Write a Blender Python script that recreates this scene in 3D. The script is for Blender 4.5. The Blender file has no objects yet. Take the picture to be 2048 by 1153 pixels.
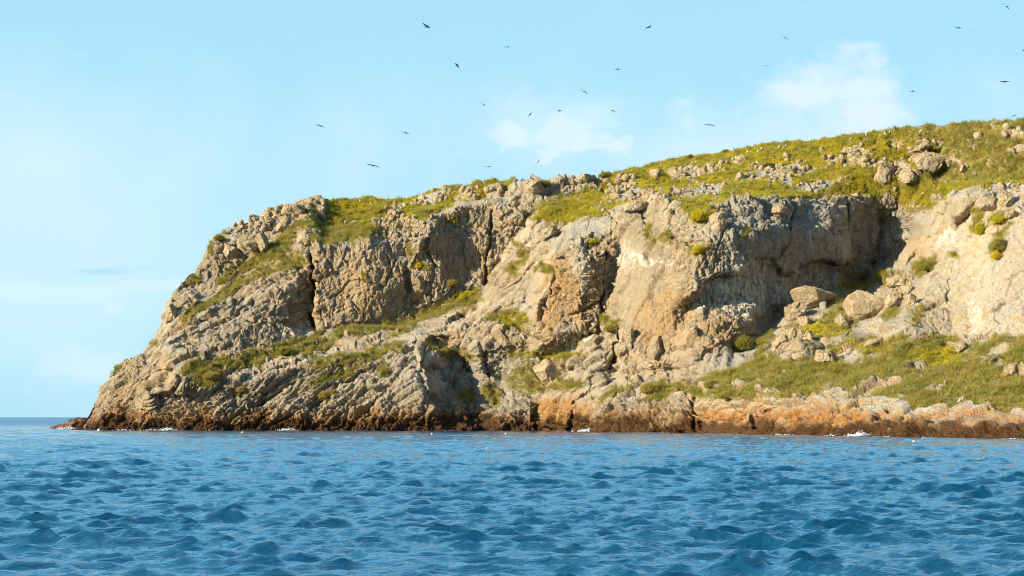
import bpy, math, random
import numpy as np
from mathutils import Vector, Matrix
from mathutils.geometry import delaunay_2d_cdt

rng = np.random.default_rng(7)
random.seed(7)
SC = bpy.context.scene
COL = SC.collection
F = 3822.0          # focal length in pixels of the 2048 px wide photograph
H = 2.7             # camera height above the sea
HY = 834.0          # horizon row

# ------------------------------------------------------------------ camera
cd = bpy.data.cameras.new('camera'); cam = bpy.data.objects.new('camera', cd); COL.objects.link(cam)
cam.location = (0, 0, H); cam.rotation_euler = (math.radians(90), 0, 0)
cd.sensor_width = 36.0; cd.lens = 36.0*F/2048.0
cd.shift_y = (HY-576.5)/2048.0
cd.clip_start = 0.5; cd.clip_end = 30000
SC.camera = cam

# ------------------------------------------------------------------ light
SUN_DIR = Vector((-0.86, -0.37, 0.37)).normalized()       # towards the sun
elev = math.asin(SUN_DIR.z)
rot = math.atan2(SUN_DIR.x, SUN_DIR.y)
sl = bpy.data.lights.new('sun', 'SUN'); so = bpy.data.objects.new('sun', sl); COL.objects.link(so)
sl.energy = 5.0; sl.angle = math.radians(0.5); sl.color = (1.0, 0.855, 0.60)
so.rotation_euler = SUN_DIR.to_track_quat('Z', 'Y').to_euler(); so.location = (-200, -100, 150)

w = bpy.data.worlds.new('World'); SC.world = w; w.use_nodes = True
nt = w.node_tree; N = nt.nodes; L = nt.links; N.clear()
def wn(t, **k):
    n = N.new(t)
    for a, b in k.items(): setattr(n, a, b)
    return n
sky = wn('ShaderNodeTexSky'); sky.sky_type = 'NISHITA'; sky.sun_disc = False
sky.sun_elevation = elev; sky.sun_rotation = rot; sky.air_density = 1.0; sky.dust_density = 0.6; sky.ozone_density = 2.0
tc = wn('ShaderNodeTexCoord')
SKY_TINT = (0.75, 1.02, 1.06, 1)
tint = wn('ShaderNodeMix', data_type='RGBA', blend_type='MULTIPLY'); tint.inputs[0].default_value = 1.0
tint.inputs[7].default_value = SKY_TINT
L.new(sky.outputs[0], tint.inputs[6])
# pale cyan haze on the view side only, keeping fill off the cliff
haze_mix = wn('ShaderNodeMix', data_type='RGBA')
haze_mix.inputs[7].default_value = (3.35, 6.25, 7.7, 1)
sep = wn('ShaderNodeSeparateXYZ'); L.new(tc.outputs['Generated'], sep.inputs[0])
hz = wn('ShaderNodeMapRange', interpolation_type='SMOOTHSTEP'); hz.inputs[1].default_value = 0.1; hz.inputs[2].default_value = 0.8
hz.inputs[3].default_value = 0.0; hz.inputs[4].default_value = 0.87
L.new(sep.outputs[1], hz.inputs[0]); L.new(hz.outputs[0], haze_mix.inputs[0])
up_ = wn('ShaderNodeMapRange', interpolation_type='SMOOTHSTEP'); up_.inputs[1].default_value = 0.235; up_.inputs[2].default_value = 0.42
L.new(sep.outputs[2], up_.inputs[0])
haze_boost = wn('ShaderNodeMix', data_type='RGBA'); haze_boost.inputs[6].default_value = (3.35, 6.25, 7.7, 1); haze_boost.inputs[7].default_value = (4.6, 12.6, 18.5, 1)  # unseen sky above the frame boosted brighter and bluer for the sea reflections
L.new(up_.outputs[0], haze_boost.inputs[0]); L.new(haze_boost.outputs[2], haze_mix.inputs[7])
L.new(tint.outputs[2], haze_mix.inputs[6])
def cloud(prev, center, rad, scale, seed, thr, soft, colr, strength, stretch=(1,1,1)):
    """a cloud bank round one direction of the sky"""
    mp = wn('ShaderNodeMapping'); mp.inputs['Location'].default_value = (seed, seed*0.7, seed*1.3)
    mp.inputs['Scale'].default_value = stretch
    L.new(tc.outputs['Generated'], mp.inputs[0])
    no = wn('ShaderNodeTexNoise'); no.inputs['Scale'].default_value = scale; no.inputs['Detail'].default_value = 9; no.inputs['Roughness'].default_value = 0.55
    L.new(mp.outputs[0], no.inputs['Vector'])
    # elliptical falloff
    sub = wn('ShaderNodeVectorMath', operation='SUBTRACT'); sub.inputs[1].default_value = center
    L.new(tc.outputs['Generated'], sub.inputs[0])
    dv = wn('ShaderNodeVectorMath', operation='DIVIDE'); dv.inputs[1].default_value = rad
    L.new(sub.outputs[0], dv.inputs[0])
    ln = wn('ShaderNodeVectorMath', operation='LENGTH'); L.new(dv.outputs[0], ln.inputs[0])
    m1 = wn('ShaderNodeMapRange'); m1.inputs[1].default_value = 1.0; m1.inputs[2].default_value = 0.0; m1.inputs[3].default_value = -0.3; m1.inputs[4].default_value = 0.14
    L.new(ln.outputs['Value'], m1.inputs[0])
    ad = wn('ShaderNodeMath', operation='ADD'); L.new(no.outputs[0], ad.inputs[0]); L.new(m1.outputs[0], ad.inputs[1])
    m2 = wn('ShaderNodeMapRange', interpolation_type='SMOOTHSTEP'); m2.inputs[1].default_value = thr; m2.inputs[2].default_value = thr+soft
    m2.inputs[3].default_value = 0; m2.inputs[4].default_value = strength
    L.new(ad.outputs[0], m2.inputs[0])
    mx = wn('ShaderNodeMix', data_type='RGBA'); mx.inputs[7].default_value = colr
    L.new(m2.outputs[0], mx.inputs[0]); L.new(prev, mx.inputs[6])
    return mx.outputs[2]
def sdir(px, py):
    v = Vector(((px-1024)/F, 1.0, (HY-py)/F)).normalized(); return tuple(v)
CW = (6.1, 7.2, 7.8, 1); CS = (5.3, 7.0, 7.8, 1)
s = haze_mix.outputs[2]
s = cloud(s, sdir(1450, 330), (0.24, 0.3, 0.07), 8, 3.1, 0.32, 0.4, CS, 0.8)
s = cloud(s, sdir(1140, 280), (0.055, 0.3, 0.02), 34, 1.7, 0.38, 0.15, CW, 0.85, (1, 1, 1.8))
s = cloud(s, sdir(1100, 240), (0.08, 0.3, 0.03), 18, 11.7, 0.38, 0.35, CS, 0.7, (1, 1, 1.6))
s = cloud(s, sdir(1640, 200), (0.11, 0.3, 0.034), 20, 5.2, 0.36, 0.22, CW, 0.85, (1, 1, 1.6))
s = cloud(s, sdir(60, 580), (0.11, 0.3, 0.014), 14, 8.4, 0.36, 0.2, CW, 0.75, (1, 1, 6))
s = cloud(s, sdir(120, 740), (0.09, 0.3, 0.03), 24, 2.2, 0.34, 0.3, CW, 0.6, (1, 1, 1.5))
s = cloud(s, sdir(200, 330), (0.18, 0.3, 0.09), 7, 6.6, 0.34, 0.5, CS, 0.8)
s = cloud(s, sdir(700, 250), (0.27, 0.3, 0.09), 6, 9.9, 0.28, 0.5, CS, 0.8)
s = cloud(s, sdir(40, 480), (0.16, 0.3, 0.15), 5, 7.7, 0.28, 0.4, CS, 0.7)
s = cloud(s, sdir(220, 543), (0.028, 0.3, 0.005), 30, 4.4, 0.42, 0.3, (2.6, 5.0, 6.6, 1), 0.45, (1, 1, 4))
bg = wn('ShaderNodeBackground'); bg.inputs[1].default_value = 0.073
out = wn('ShaderNodeOutputWorld')
L.new(s, bg.inputs[0]); L.new(bg.outputs[0], out.inputs[0])

SC.view_settings.view_transform = 'Standard'; SC.view_settings.look = 'None'
SC.render.engine = 'CYCLES'; SC.cycles.filter_width = 1.05; SC.cycles.sample_clamp_direct = 6.0
SC.view_settings.exposure = 0.86; SC.view_settings.gamma = 1.0; SC.view_settings.use_curve_mapping = False

# ------------------------------------------------------------------ noise helpers
_perm = rng.permutation(4096).astype(np.int32)
_g = rng.normal(size=(4096, 3)).astype(np.float32); _g /= np.linalg.norm(_g, axis=1)[:, None]
_r = rng.random((4096, 4)).astype(np.float32)
def hsh(i, j, k):
    return _perm[(_perm[(_perm[i & 4095] + j) & 4095] + k) & 4095]
def perlin(p):
    p = p.astype(np.float32); i = np.floor(p).astype(np.int32); f = p - i
    u = f*f*f*(f*(f*6-15)+10); res = np.zeros(len(p), np.float32)
    for dx in (0, 1):
        wx = u[:, 0] if dx else 1-u[:, 0]
        for dy in (0, 1):
            wy = u[:, 1] if dy else 1-u[:, 1]
            for dz in (0, 1):
                wz = u[:, 2] if dz else 1-u[:, 2]
                g = _g[hsh(i[:, 0]+dx, i[:, 1]+dy, i[:, 2]+dz)]
                d = g[:, 0]*(f[:, 0]-dx)+g[:, 1]*(f[:, 1]-dy)+g[:, 2]*(f[:, 2]-dz)
                res += wx*wy*wz*d
    return res*1.5
def fbm(p, octv=4, gain=0.5, lac=2.03, ridged=False):
    a = 1.0; s_ = 0; q = p.copy()
    for o in range(octv):
        n = perlin(q)
        s_ = s_ + a*(1-2*np.abs(n) if ridged else n)
        a *= gain; q = q*lac + 17.3
    return s_
def worley(p, jit=0.9):
    p = p.astype(np.float32); i = np.floor(p).astype(np.int32); n = len(p)
    F1 = np.full(n, 9, np.float32); F2 = np.full(n, 9, np.float32); ID = np.zeros(n, np.int32); V = np.zeros((n, 3), np.float32)
    for dx in (-1, 0, 1):
        for dy in (-1, 0, 1):
            for dz in (-1, 0, 1):
                c = i + np.array([dx, dy, dz], np.int32)
                h = hsh(c[:, 0], c[:, 1], c[:, 2]); r = _r[h, :3]
                v = p - (c + 0.5 + (r-0.5)*jit)
                d = (v*v).sum(1)
                m = d < F1
                F2 = np.where(m, F1, np.minimum(F2, d)); F1 = np.where(m, d, F1)
                ID[m] = h[m]; V[m] = v[m]
    return np.sqrt(F1), np.sqrt(F2), ID, V
def blocks(p, tilt=0.9, crack=0.25, cw=0.10):
    """broken rock: every cell is a tilted facet, with cracks between cells"""
    f1, f2, i, v = worley(p)
    d = (_r[i, 3]-0.5)*1.0 + (_g[(i*7+3) & 4095]*v).sum(1)*tilt
    d -= crack*np.clip(1-(f2-f1)/cw, 0, 1)
    d += 0.08*(0.6-f1)
    return d
def sstep(a, b, x):
    t = np.clip((x-a)/(b-a), 0, 1); return t*t*(3-2*t)

# ------------------------------------------------------------------ materials
def mat(name, base=(0.5,0.5,0.5), rough=0.8):
    m = bpy.data.materials.new(name); m.use_nodes = True
    b = m.node_tree.nodes['Principled BSDF']; b.inputs['Base Color'].default_value = (*base, 1); b.inputs['Roughness'].default_value = rough
    return m, m.node_tree, b
def mixc(t, fac, a, b, blend='MIX'):
    n = t.nodes.new('ShaderNodeMix'); n.data_type = 'RGBA'; n.blend_type = blend
    for sock, val in ((0, fac), (6, a), (7, b)):
        if hasattr(val, 'is_linked') or isinstance(val, bpy.types.NodeSocket): t.links.new(val, n.inputs[sock])
        elif sock == 0: n.inputs[0].default_value = val
        else: n.inputs[sock].default_value = (*val, 1)
    return n.outputs[2]
def noise(t, scale, detail=5, rough=0.6, vec=None, dist=0.0):
    n = t.nodes.new('ShaderNodeTexNoise'); n.inputs['Scale'].default_value = scale; n.inputs['Detail'].default_value = detail
    n.inputs['Roughness'].default_value = rough; n.inputs['Distortion'].default_value = dist
    if vec is not None: t.links.new(vec, n.inputs['Vector'])
    return n.outputs[0]
def remap(t, v, a, b, c=0.0, d=1.0):
    n = t.nodes.new('ShaderNodeMapRange'); n.interpolation_type = 'SMOOTHSTEP'
    for i, x in enumerate((a, b, c, d)): n.inputs[i+1].default_value = x
    t.links.new(v, n.inputs[0]); return n.outputs[0]
def attr(t, name):
    n = t.nodes.new('ShaderNodeAttribute'); n.attribute_name = name; return n.outputs['Fac']
def mul(t, a, b, op='MULTIPLY'):
    n = t.nodes.new('ShaderNodeMath'); n.operation = op
    for i, v in enumerate((a, b)):
        if isinstance(v, bpy.types.NodeSocket): t.links.new(v, n.inputs[i])
        else: n.inputs[i].default_value = v
    return n.outputs[0]
def objco(t, sc=(1, 1, 1), rot=(0, 0, 0)):
    c = t.nodes.new('ShaderNodeTexCoord'); m = t.nodes.new('ShaderNodeMapping')
    m.inputs['Scale'].default_value = sc; m.inputs['Rotation'].default_value = rot
    t.links.new(c.outputs['Object'], m.inputs[0]); return m.outputs[0]
def bump(t, b, h, strength, dist):
    n = t.nodes.new('ShaderNodeBump'); n.inputs['Strength'].default_value = strength; n.inputs['Distance'].default_value = dist
    t.links.new(h, n.inputs['Height']); t.links.new(n.outputs[0], b.inputs['Normal'])

def rock_material(name, attrs=True):
    m, t, b = mat(name, rough=0.92)
    b.inputs['Specular IOR Level'].default_value = 0.2
    o = objco(t)
    n1 = noise(t, 0.11, 6, 0.65, o); n2 = noise(t, 0.9, 7, 0.7, o); n3 = noise(t, 4.5, 5, 0.7, o)
    c = mixc(t, remap(t, n1, 0.38, 0.62), (0.46, 0.35, 0.195), (0.58, 0.50, 0.365))
    c = mixc(t, remap(t, n2, 0.35, 0.6), c, (0.45, 0.325, 0.19))
    nb = noise(t, 0.35, 5, 0.7, o, 0.6)
    c = mixc(t, remap(t, nb, 0.52, 0.68, 0, 0.6), c, (0.33, 0.305, 0.265))
    c = mixc(t, remap(t, n3, 0.55, 0.68, 0, 0.5), c, (0.15, 0.12, 0.085))
    c = mixc(t, remap(t, n3, 0.42, 0.3, 0, 0.6), c, (0.68, 0.62, 0.51))
    if attrs:
        # weathered grey white tops, golden steep faces
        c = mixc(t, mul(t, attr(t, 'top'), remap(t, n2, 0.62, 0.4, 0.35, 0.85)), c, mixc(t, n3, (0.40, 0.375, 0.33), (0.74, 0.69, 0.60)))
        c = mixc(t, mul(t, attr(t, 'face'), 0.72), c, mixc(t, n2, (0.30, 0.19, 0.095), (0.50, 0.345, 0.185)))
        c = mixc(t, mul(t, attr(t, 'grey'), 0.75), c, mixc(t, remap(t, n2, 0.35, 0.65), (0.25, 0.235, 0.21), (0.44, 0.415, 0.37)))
        c = mixc(t, mul(t, attr(t, 'pale'), 0.7), c, mixc(t, remap(t, n2, 0.3, 0.6), (0.40, 0.33, 0.23), (0.29, 0.235, 0.16)))
        st = noise(t, 1.0, 6, 0.65, objco(t, (0.9, 0.9, 0.22)))
        c = mixc(t, mul(t, attr(t, 'orange'), remap(t, st, 0.38, 0.6, 0.25, 1.0)), c, (0.46, 0.28, 0.11))
        c = mixc(t, remap(t, noise(t, 1.3, 7, 0.72, objco(t, (1, 1, 0.3))), 0.47, 0.62, 0, 0.55), c, (0.29, 0.245, 0.185))
        c = mixc(t, remap(t, n3, 0.55, 0.7, 0, 0.45), c, (0.16, 0.13, 0.095))
        wst = noise(t, 1.0, 5, 0.6, objco(t, (1.5, 1.5, 0.16)))
        c = mixc(t, mul(t, attr(t, 'white'), remap(t, wst, 0.40, 0.56)), c, (0.72, 0.68, 0.60))
        vn = noise(t, 1.6, 5, 0.7, o)
        vc = mixc(t, remap(t, vn, 0.4, 0.6), (0.15, 0.14, 0.03), (0.30, 0.25, 0.05))
        c = mixc(t, mul(t, attr(t, 'veg'), 0.92), c, vc)
        oc = mixc(t, remap(t, n2, 0.35, 0.62), (0.22, 0.085, 0.018), (0.50, 0.225, 0.04))
        c = mixc(t, attr(t, 'rust'), c, oc)
        dk = mixc(t, remap(t, n3, 0.4, 0.6), (0.022, 0.013, 0.008), (0.13, 0.055, 0.017))
        c = mixc(t, attr(t, 'wet'), c, dk)
    t.links.new(c, b.inputs['Base Color'])
    def crackle(sc):
        v_ = t.nodes.new('ShaderNodeTexVoronoi'); v_.feature = 'DISTANCE_TO_EDGE'; v_.inputs['Scale'].default_value = sc
        t.links.new(od, v_.inputs['Vector']); return remap(t, v_.outputs[0], 0.0, 0.16)
    dn = t.nodes.new('ShaderNodeTexNoise'); dn.inputs['Scale'].default_value = 1.1; dn.inputs['Detail'].default_value = 4; t.links.new(o, dn.inputs['Vector'])
    od_ = t.nodes.new('ShaderNodeVectorMath'); od_.operation = 'MULTIPLY_ADD'; od_.inputs[1].default_value = (0.3, 0.3, 0.3)
    t.links.new(dn.outputs[1], od_.inputs[0]); t.links.new(o, od_.inputs[2]); od = od_.outputs[0]
    c1_, c2_ = crackle(0.85), crackle(2.1)
    pn = noise(t, 2.2, 9, 0.78, o)
    h = mul(t, mul(t, mul(t, c1_, 0.55), mul(t, c2_, 0.35), 'ADD'), mul(t, pn, 2.2), 'ADD')
    if attrs: h = mul(t, h, mul(t, mul(t, attr(t, 'even'), -0.35), 1.0, 'ADD'))
    bump(t, b, h, 0.9, 0.28)
    return m
M_ROCK = rock_material('limestone_cliff')
M_BOULDER = rock_material('limestone_boulder', False)

def foliage(name, ca, cb, cc, sc=0.35):
    m, t, b = mat(name, rough=0.75); b.inputs['Specular IOR Level'].default_value = 0.15
    o = objco(t)
    n1 = noise(t, sc, 4, 0.6, o); a = attr(t, 'tone')
    c = mixc(t, remap(t, n1, 0.38, 0.62), ca, cb)
    c = mixc(t, a, c, cc)
    c = mixc(t, remap(t, noise(t, 0.16, 6, 0.7, o), 0.55, 0.68, 0, 0.75), c, (0.36, 0.27, 0.12))
    c = mixc(t, remap(t, noise(t, 0.5, 4, 0.6, o), 0.42, 0.3, 0, 0.7), c, (0.10, 0.13, 0.03))
    t.links.new(c, b.inputs['Base Color'])
    # thin leaves let some light through
    tr = t.nodes.new('ShaderNodeBsdfTranslucent'); t.links.new(c, tr.inputs[0])
    ms = t.nodes.new('ShaderNodeMixShader'); ms.inputs[0].default_value = 0.42
    t.links.new(b.outputs[0], ms.inputs[1]); t.links.new(tr.outputs[0], ms.inputs[2])
    t.links.new(ms.outputs[0], t.nodes['Material Output'].inputs[0])
    return m
M_GRASS = foliage('yellow_green_mat', (0.56, 0.47, 0.03), (0.36, 0.36, 0.028), (0.72, 0.56, 0.055))
M_SCRUB = foliage('olive_scrub', (0.36, 0.31, 0.06), (0.23, 0.255, 0.05), (0.50, 0.37, 0.11))

# ------------------------------------------------------------------ mesh helpers
def new_obj(name, me, kind=None, label=None, cat=None, group=None, parent=None):
    o = bpy.data.objects.new(name, me); COL.objects.link(o)
    if kind: o['kind'] = kind
    if label: o['label'] = label
    if cat: o['category'] = cat
    if group: o['group'] = group
    if parent: o.parent = parent
    return o
def mesh_np(name, v, faces, mats, attrs=None, smooth=True, mi=None):
    """faces: (n,k) int array, k = 3 or 4"""
    me = bpy.data.meshes.new(name); v = np.asarray(v, np.float32); faces = np.asarray(faces, np.int32)
    k = faces.shape[1]; n = len(faces)
    me.vertices.add(len(v)); me.vertices.foreach_set('co', v.ravel())
    me.loops.add(n*k); me.loops.foreach_set('vertex_index', faces.ravel())
    me.polygons.add(n); me.polygons.foreach_set('loop_start', np.arange(n, dtype=np.int32)*k)
    if smooth: me.polygons.foreach_set('use_smooth', np.ones(n, bool))
    for m in mats: me.materials.append(m)
    if mi is not None: me.polygons.foreach_set('material_index', np.asarray(mi, np.int32))
    me.update(calc_edges=True)
    for a, d in (attrs or {}).items():
        at = me.attributes.new(a, 'FLOAT', 'POINT'); at.data.foreach_set('value', np.asarray(d, np.float32))
    return me

# ================================================================== THE HEADLAND
def at(px, py, D): return ((px-1024)/F*D, D, H+(HY-py)/F*D)
shore = [(100,392),(155,386),(250,380),(400,373),(620,369),(800,365),(880,362),(960,366),(1050,360),(1080,362),(1120,352),(1200,337),(1300,325),(1400,317),(1500,294),(1600,277),(1700,263),(1850,247),(2048,231),(2200,219),(2400,204)]
ridge = [(100,866,398),(120,862,396),(150,859,388),(165,847,388),(189,806,392),(200,780,395),(216,761,396),(232,739,398),(290,702,402),(312,668,405),(330,638,405),(337,612,406),(346,590,408),(370,557,412),(400,532,415),(415,494,418),(432,478,420),(460,465,424),(500,450,428),(545,427,432),(572,411,435),(620,407,437),(700,405,440),(780,398,440),(830,393,440),(870,382,440),(920,375,436),(965,368,430),(1010,362,424),(1050,360,420),(1100,358,416),(1150,355,414),(1190,353,414),(1222,349,418),(1290,334,426),(1350,322,426),(1400,313,425),(1480,302,420),(1530,291,416),(1600,284,412),(1680,275,405),(1750,266,398),(1800,259,392),(1900,252,380),(1960,245,374),(2048,240,365),(2200,236,352),(2400,240,340)]
lines = []      # break lines: (px, py, depth in metres)
lines.append([(x, HY+H*F/D+0.0, D) for x, D in shore])
lines.append([(x, HY+(H+2.5)*F/(D-1.5), D-1.5) for x, D in shore])
lines.append(ridge)
lines.append([(x, y-25, D+3) for x, y, D in ridge])
lines += [
 # left flank: foot of the tall face, ledge edge, rising benches
 [(350,745,378),(420,740,380),(500,725,384),(560,705,388),(620,680,393),(660,668,396),(720,652,398),(800,642,401),(870,622,403),(920,597,404),(955,572,405)],
 [(300,790,378),(350,777,374),(450,772,375),(560,747,377),(620,737,378),(700,717,380),(760,702,380),(825,690,378)],
 [(330,700,390),(400,655,396),(450,625,398),(520,605,399),(575,580,400)],
 [(415,560,412),(480,540,412),(540,505,413),(600,475,414),(616,455,415)],
 [(430,500,416),(500,480,420),(560,455,424),(620,435,426)],
 [(440,690,388),(520,660,391),(570,640,396),(598,640,401),(612,650,402)],
 [(200,830,386.5),(300,830,380),(400,835,375),(500,835,372.5),(620,835,371),(720,835,369),(800,835,367)],
 [(215,790,390),(260,765,390),(320,790,381),(400,795,377)],
 [(270,730,396),(330,740,390)],
 [(500,800,375),(600,795,374),(700,785,373.5),(780,760,373),(750,725,378)],
 # crack
 [(612,505,406),(613,560,404),(615,600,403.5),(620,640,401),(625,668,397)],
  [(627,497,404.5),(630,560,400.5),(634,600,398.5),(637,640,397),(641,665,396)],
 # tall face top
 [(627,495,404.5),(660,490,404),(700,498,404.5),(735,478,405),(770,495,405.5),(800,478,407),(832,468,405),(852,440,404),(882,428,409),(930,418,412),(976,412,414)],
 [(700,600,399),(760,590,400),(790,575,401.5)],[(812,545,404.5),(815,580,404.5),(808,600,403)],[(838,560,402),(870,550,403),(900,560,404)],
 [(845,478,401.5),(862,465,402),(868,500,404)],[(905,480,408),(940,470,408),(965,480,407)],[(905,550,406),(940,540,407)],
 [(986,420,412),(988,480,408),(982,540,405)],
 [(990,412,413),(1020,420,411),(1050,402,412),(1066,418,410)],[(1010,470,407),(1030,450,407)],
 [(972,570,405),(1000,522,406),(1025,480,407),(1055,442,408)],
 # pale slab ridge in the middle
 [(962,602,396),(982,572,397),(1010,530,397.5),(1036,486,398),(1062,450,400),(1100,420,402),(1180,412,400),(1230,424,388)],
 [(900,655,389),(950,625,391),(1000,580,391),(1050,530,389),(1100,480,391),(1140,440,395)],
 [(860,668,386),(940,662,384),(1000,640,381),(1060,614,379)],[(1062,570,384),(1095,520,383),(1125,480,385)],
 [(1030,655,378),(1060,680,374),(1000,692,375)],
 # jutting brown block
 [(1066,655,371),(1068,620,372),(1086,588,371),(1108,535,373),(1130,508,374),(1142,475,378),(1200,470,376),(1212,482,374),(1216,520,371),(1208,600,368),(1200,640,367)],
 [(1140,560,368.5),(1165,540,367.5),(1160,610,366)],[(1080,690,367),(1120,668,365),(1160,655,364),(1195,650,364)],
 [(1100,702,369),(1150,690,368),(1200,662,367)],[(1225,520,374),(1224,580,371),(1214,640,367)],
 # big pale left facing wall, prow
 [(1236,435,380),(1242,500,374),(1246,560,367),(1240,620,362),(1240,672,358)],
 [(1290,440,372),(1290,520,360),(1290,600,353),(1290,690,347)],
 [(1318,402,368),(1335,470,355),(1345,540,347),(1350,600,344),(1350,660,341),(1350,705,339)],
 [(1400,440,355),(1400,500,345),(1385,555,342)],
 # arched overhang
 [(1378,592,341),(1405,572,341),(1435,549,343),(1470,543,345),(1495,531,347),(1515,517,349),(1545,516,352),(1562,546,355),(1592,544,359),(1612,527,362),(1650,520,367),(1685,520,371)],
 [(1382,601,345),(1408,580,345.5),(1438,556,346.5),(1472,550,347.5),(1498,539,350),(1517,525,352),(1546,523,355),(1563,553,359.5),(1592,551,363),(1614,534,366),(1650,527,371),(1685,527,374)],
 [(1400,478,346),(1450,475,346),(1500,472,348),(1550,460,354),(1600,455,361),(1640,460,365),(1668,480,368)],
 [(1330,396,368),(1360,412,362),(1400,424,357),(1440,408,360),(1500,402,363),(1560,400,366),(1600,404,369),(1650,402,375),(1690,404,378),(1750,402,381),(1800,408,380),(1832,428,370)],
 [(1520,590,351),(1560,585,357),(1600,565,366),(1650,552,371),(1680,548,373)],
 [(1374,612,346),(1371,640,344)],[(1404,622,341),(1376,668,335),(1420,688,330),(1462,690,332),(1490,645,341)],
 [(1395,605,346),(1430,600,345),(1470,600,347.5)],
 [(1240,692,353),(1300,722,341),(1350,718,337),(1400,708,330),(1450,708,329),(1502,702,335),(1515,690,342),(1542,652,352),(1580,612,359),(1620,592,364),(1680,580,370),(1702,576,374)],
 # cave
 [(1694,430,377),(1702,500,380),(1700,560,381)],[(1730,560,388),(1750,540,388),(1780,520,387),(1802,500,384),(1824,474,378)],
 [(1730,440,384),(1770,440,386),(1805,440,382)],[(1740,500,385),(1780,480,384)],
 [(1702,581,374.5),(1735,570,375),(1770,547,370),(1800,531,364),(1832,511,357)],
 [(1832,440,371),(1834,462,372),(1832,480,366)],
 # right mass and pale slab
 [(1842,438,360),(1847,470,352),(1843,492,350),(1806,524,358),(1765,548,364)],
 [(1880,462,338),(1872,520,335),(1850,540,334)],
 [(1892,470,327),(1872,540,318),(1842,600,310),(1812,640,302),(1782,672,297)],
 [(1900,500,319),(1905,600,305),(1905,680,293)],[(1980,420,316),(1980,500,303),(1980,600,294),(1980,682,285)],
 [(2048,400,309),(2048,500,295),(2048,600,288),(2048,680,278)],
 [(1852,430,357),(1880,407,346),(1920,396,334),(1960,391,324),(2000,398,317),(2048,384,314),(2200,370,300),(2400,370,290)],
 [(2200,500,280),(2200,600,273),(2200,680,264)],[(2400,500,262),(2400,600,255),(2400,700,246)],
 [(1780,640,316),(1810,590,328),(1838,555,336)],
 # talus under the cave
 [(1700,602,353),(1750,592,352),(1800,562,345),(1832,542,342)],[(1600,622,350),(1650,640,336),(1700,652,326),(1750,645,324)],
 [(1540,690,335),(1560,680,334),(1620,700,313),(1700,690,306),(1760,684,302)],
 # terrace
 [(1510,722,319),(1600,742,301),(1700,742,291),(1800,740,281),(1900,722,277),(2048,718,269),(2200,715,256),(2400,715,240)],
 [(1400,745,329),(1500,782,303),(1600,782,288),(1700,785,278),(1800,795,267),(1900,800,258),(2048,800,247),(2200,800,234),(2400,800,218)],
 [(1200,800,343),(1300,800,333),(1400,795,323),(1500,817,299),(1600,803,284),(1700,817,269),(1800,828,258),(1900,833,251),(2048,832,238.5),(2200,835,226),(2400,838,211)],
 [(1200,845,339),(1300,840,328),(1390,835,320),(1402,850,320),(1500,850,295.5),(1600,850,279),(1700,852,264.5),(1850,858,248.5),(2048,860,232.5),(2200,863,220)],
 # lower middle
 [(1050,702,374),(1100,712,370),(1150,702,367)],[(1040,742,371),(1100,752,366),(1140,740,362)],
 [(1160,700,362),(1200,652,362),(1242,682,356)],[(1130,725,359),(1180,742,352),(1260,722,349)],[(1236,700,357),(1222,740,354)],
 [(1060,790,366),(1100,792,360),(1150,772,354),(1200,782,347),(1300,772,338),(1350,762,336)],
 [(1100,832,356),(1150,832,348),(1200,825,340)],[(1300,742,342),(1340,740,339)],
 # buttress above the sea and the shaded gully
 [(825,690,378),(842,720,373),(848,760,369),(850,800,365.5),(850,850,362.5)],
 [(878,745,379),(885,790,375),(885,850,366)],
 [(900,700,384),(930,722,385),(945,770,382),(955,820,374),(960,850,368)],
 [(950,698,378),(962,725,376),(968,748,378)],[(1000,722,377),(1000,760,377),(1000,800,371),(1000,850,364)],
 [(870,682,387),(930,684,383),(960,690,379)],[(1060,850,362),(1075,840,364)],
 # upper slopes
 [(1080,392,411),(1150,388,411),(1200,384,409)],[(1240,402,394),(1300,380,396),(1350,372,397),(1400,365,398),(1450,370,392)],
 [(1500,360,392),(1600,350,390),(1700,345,388),(1800,345,382),(1832,345,376),(1850,350,376),(1870,355,378),(1950,350,362),(2048,345,350),(2200,340,335),(2400,340,322)],
 [(1812,318,388),(1840,318,384),(1868,330,384)],
 [(640,450,428),(740,440,426),(820,420,426),(900,400,425),(1000,388,420)],
]
pts = []
for ln in lines:
    for (a, b) in zip(ln[:-1], ln[1:]):
        n = max(1, int(math.hypot(a[0]-b[0], a[1]-b[1])/14))
        for k in range(n):
            t = k/n; pts.append((a[0]+(b[0]-a[0])*t, a[1]+(b[1]-a[1])*t, 1/((1-t)/a[2]+t/b[2]) if True else 0))
    pts.append(ln[-1])
GX0, GY0, GS, GW, GH = 100, 200, 2, 1151, 372
seen = {}
for p in pts:
    k = (round(p[0]/3), round(p[1]/3))
    if k not in seen: seen[k] = p
pts = list(seen.values())
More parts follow.
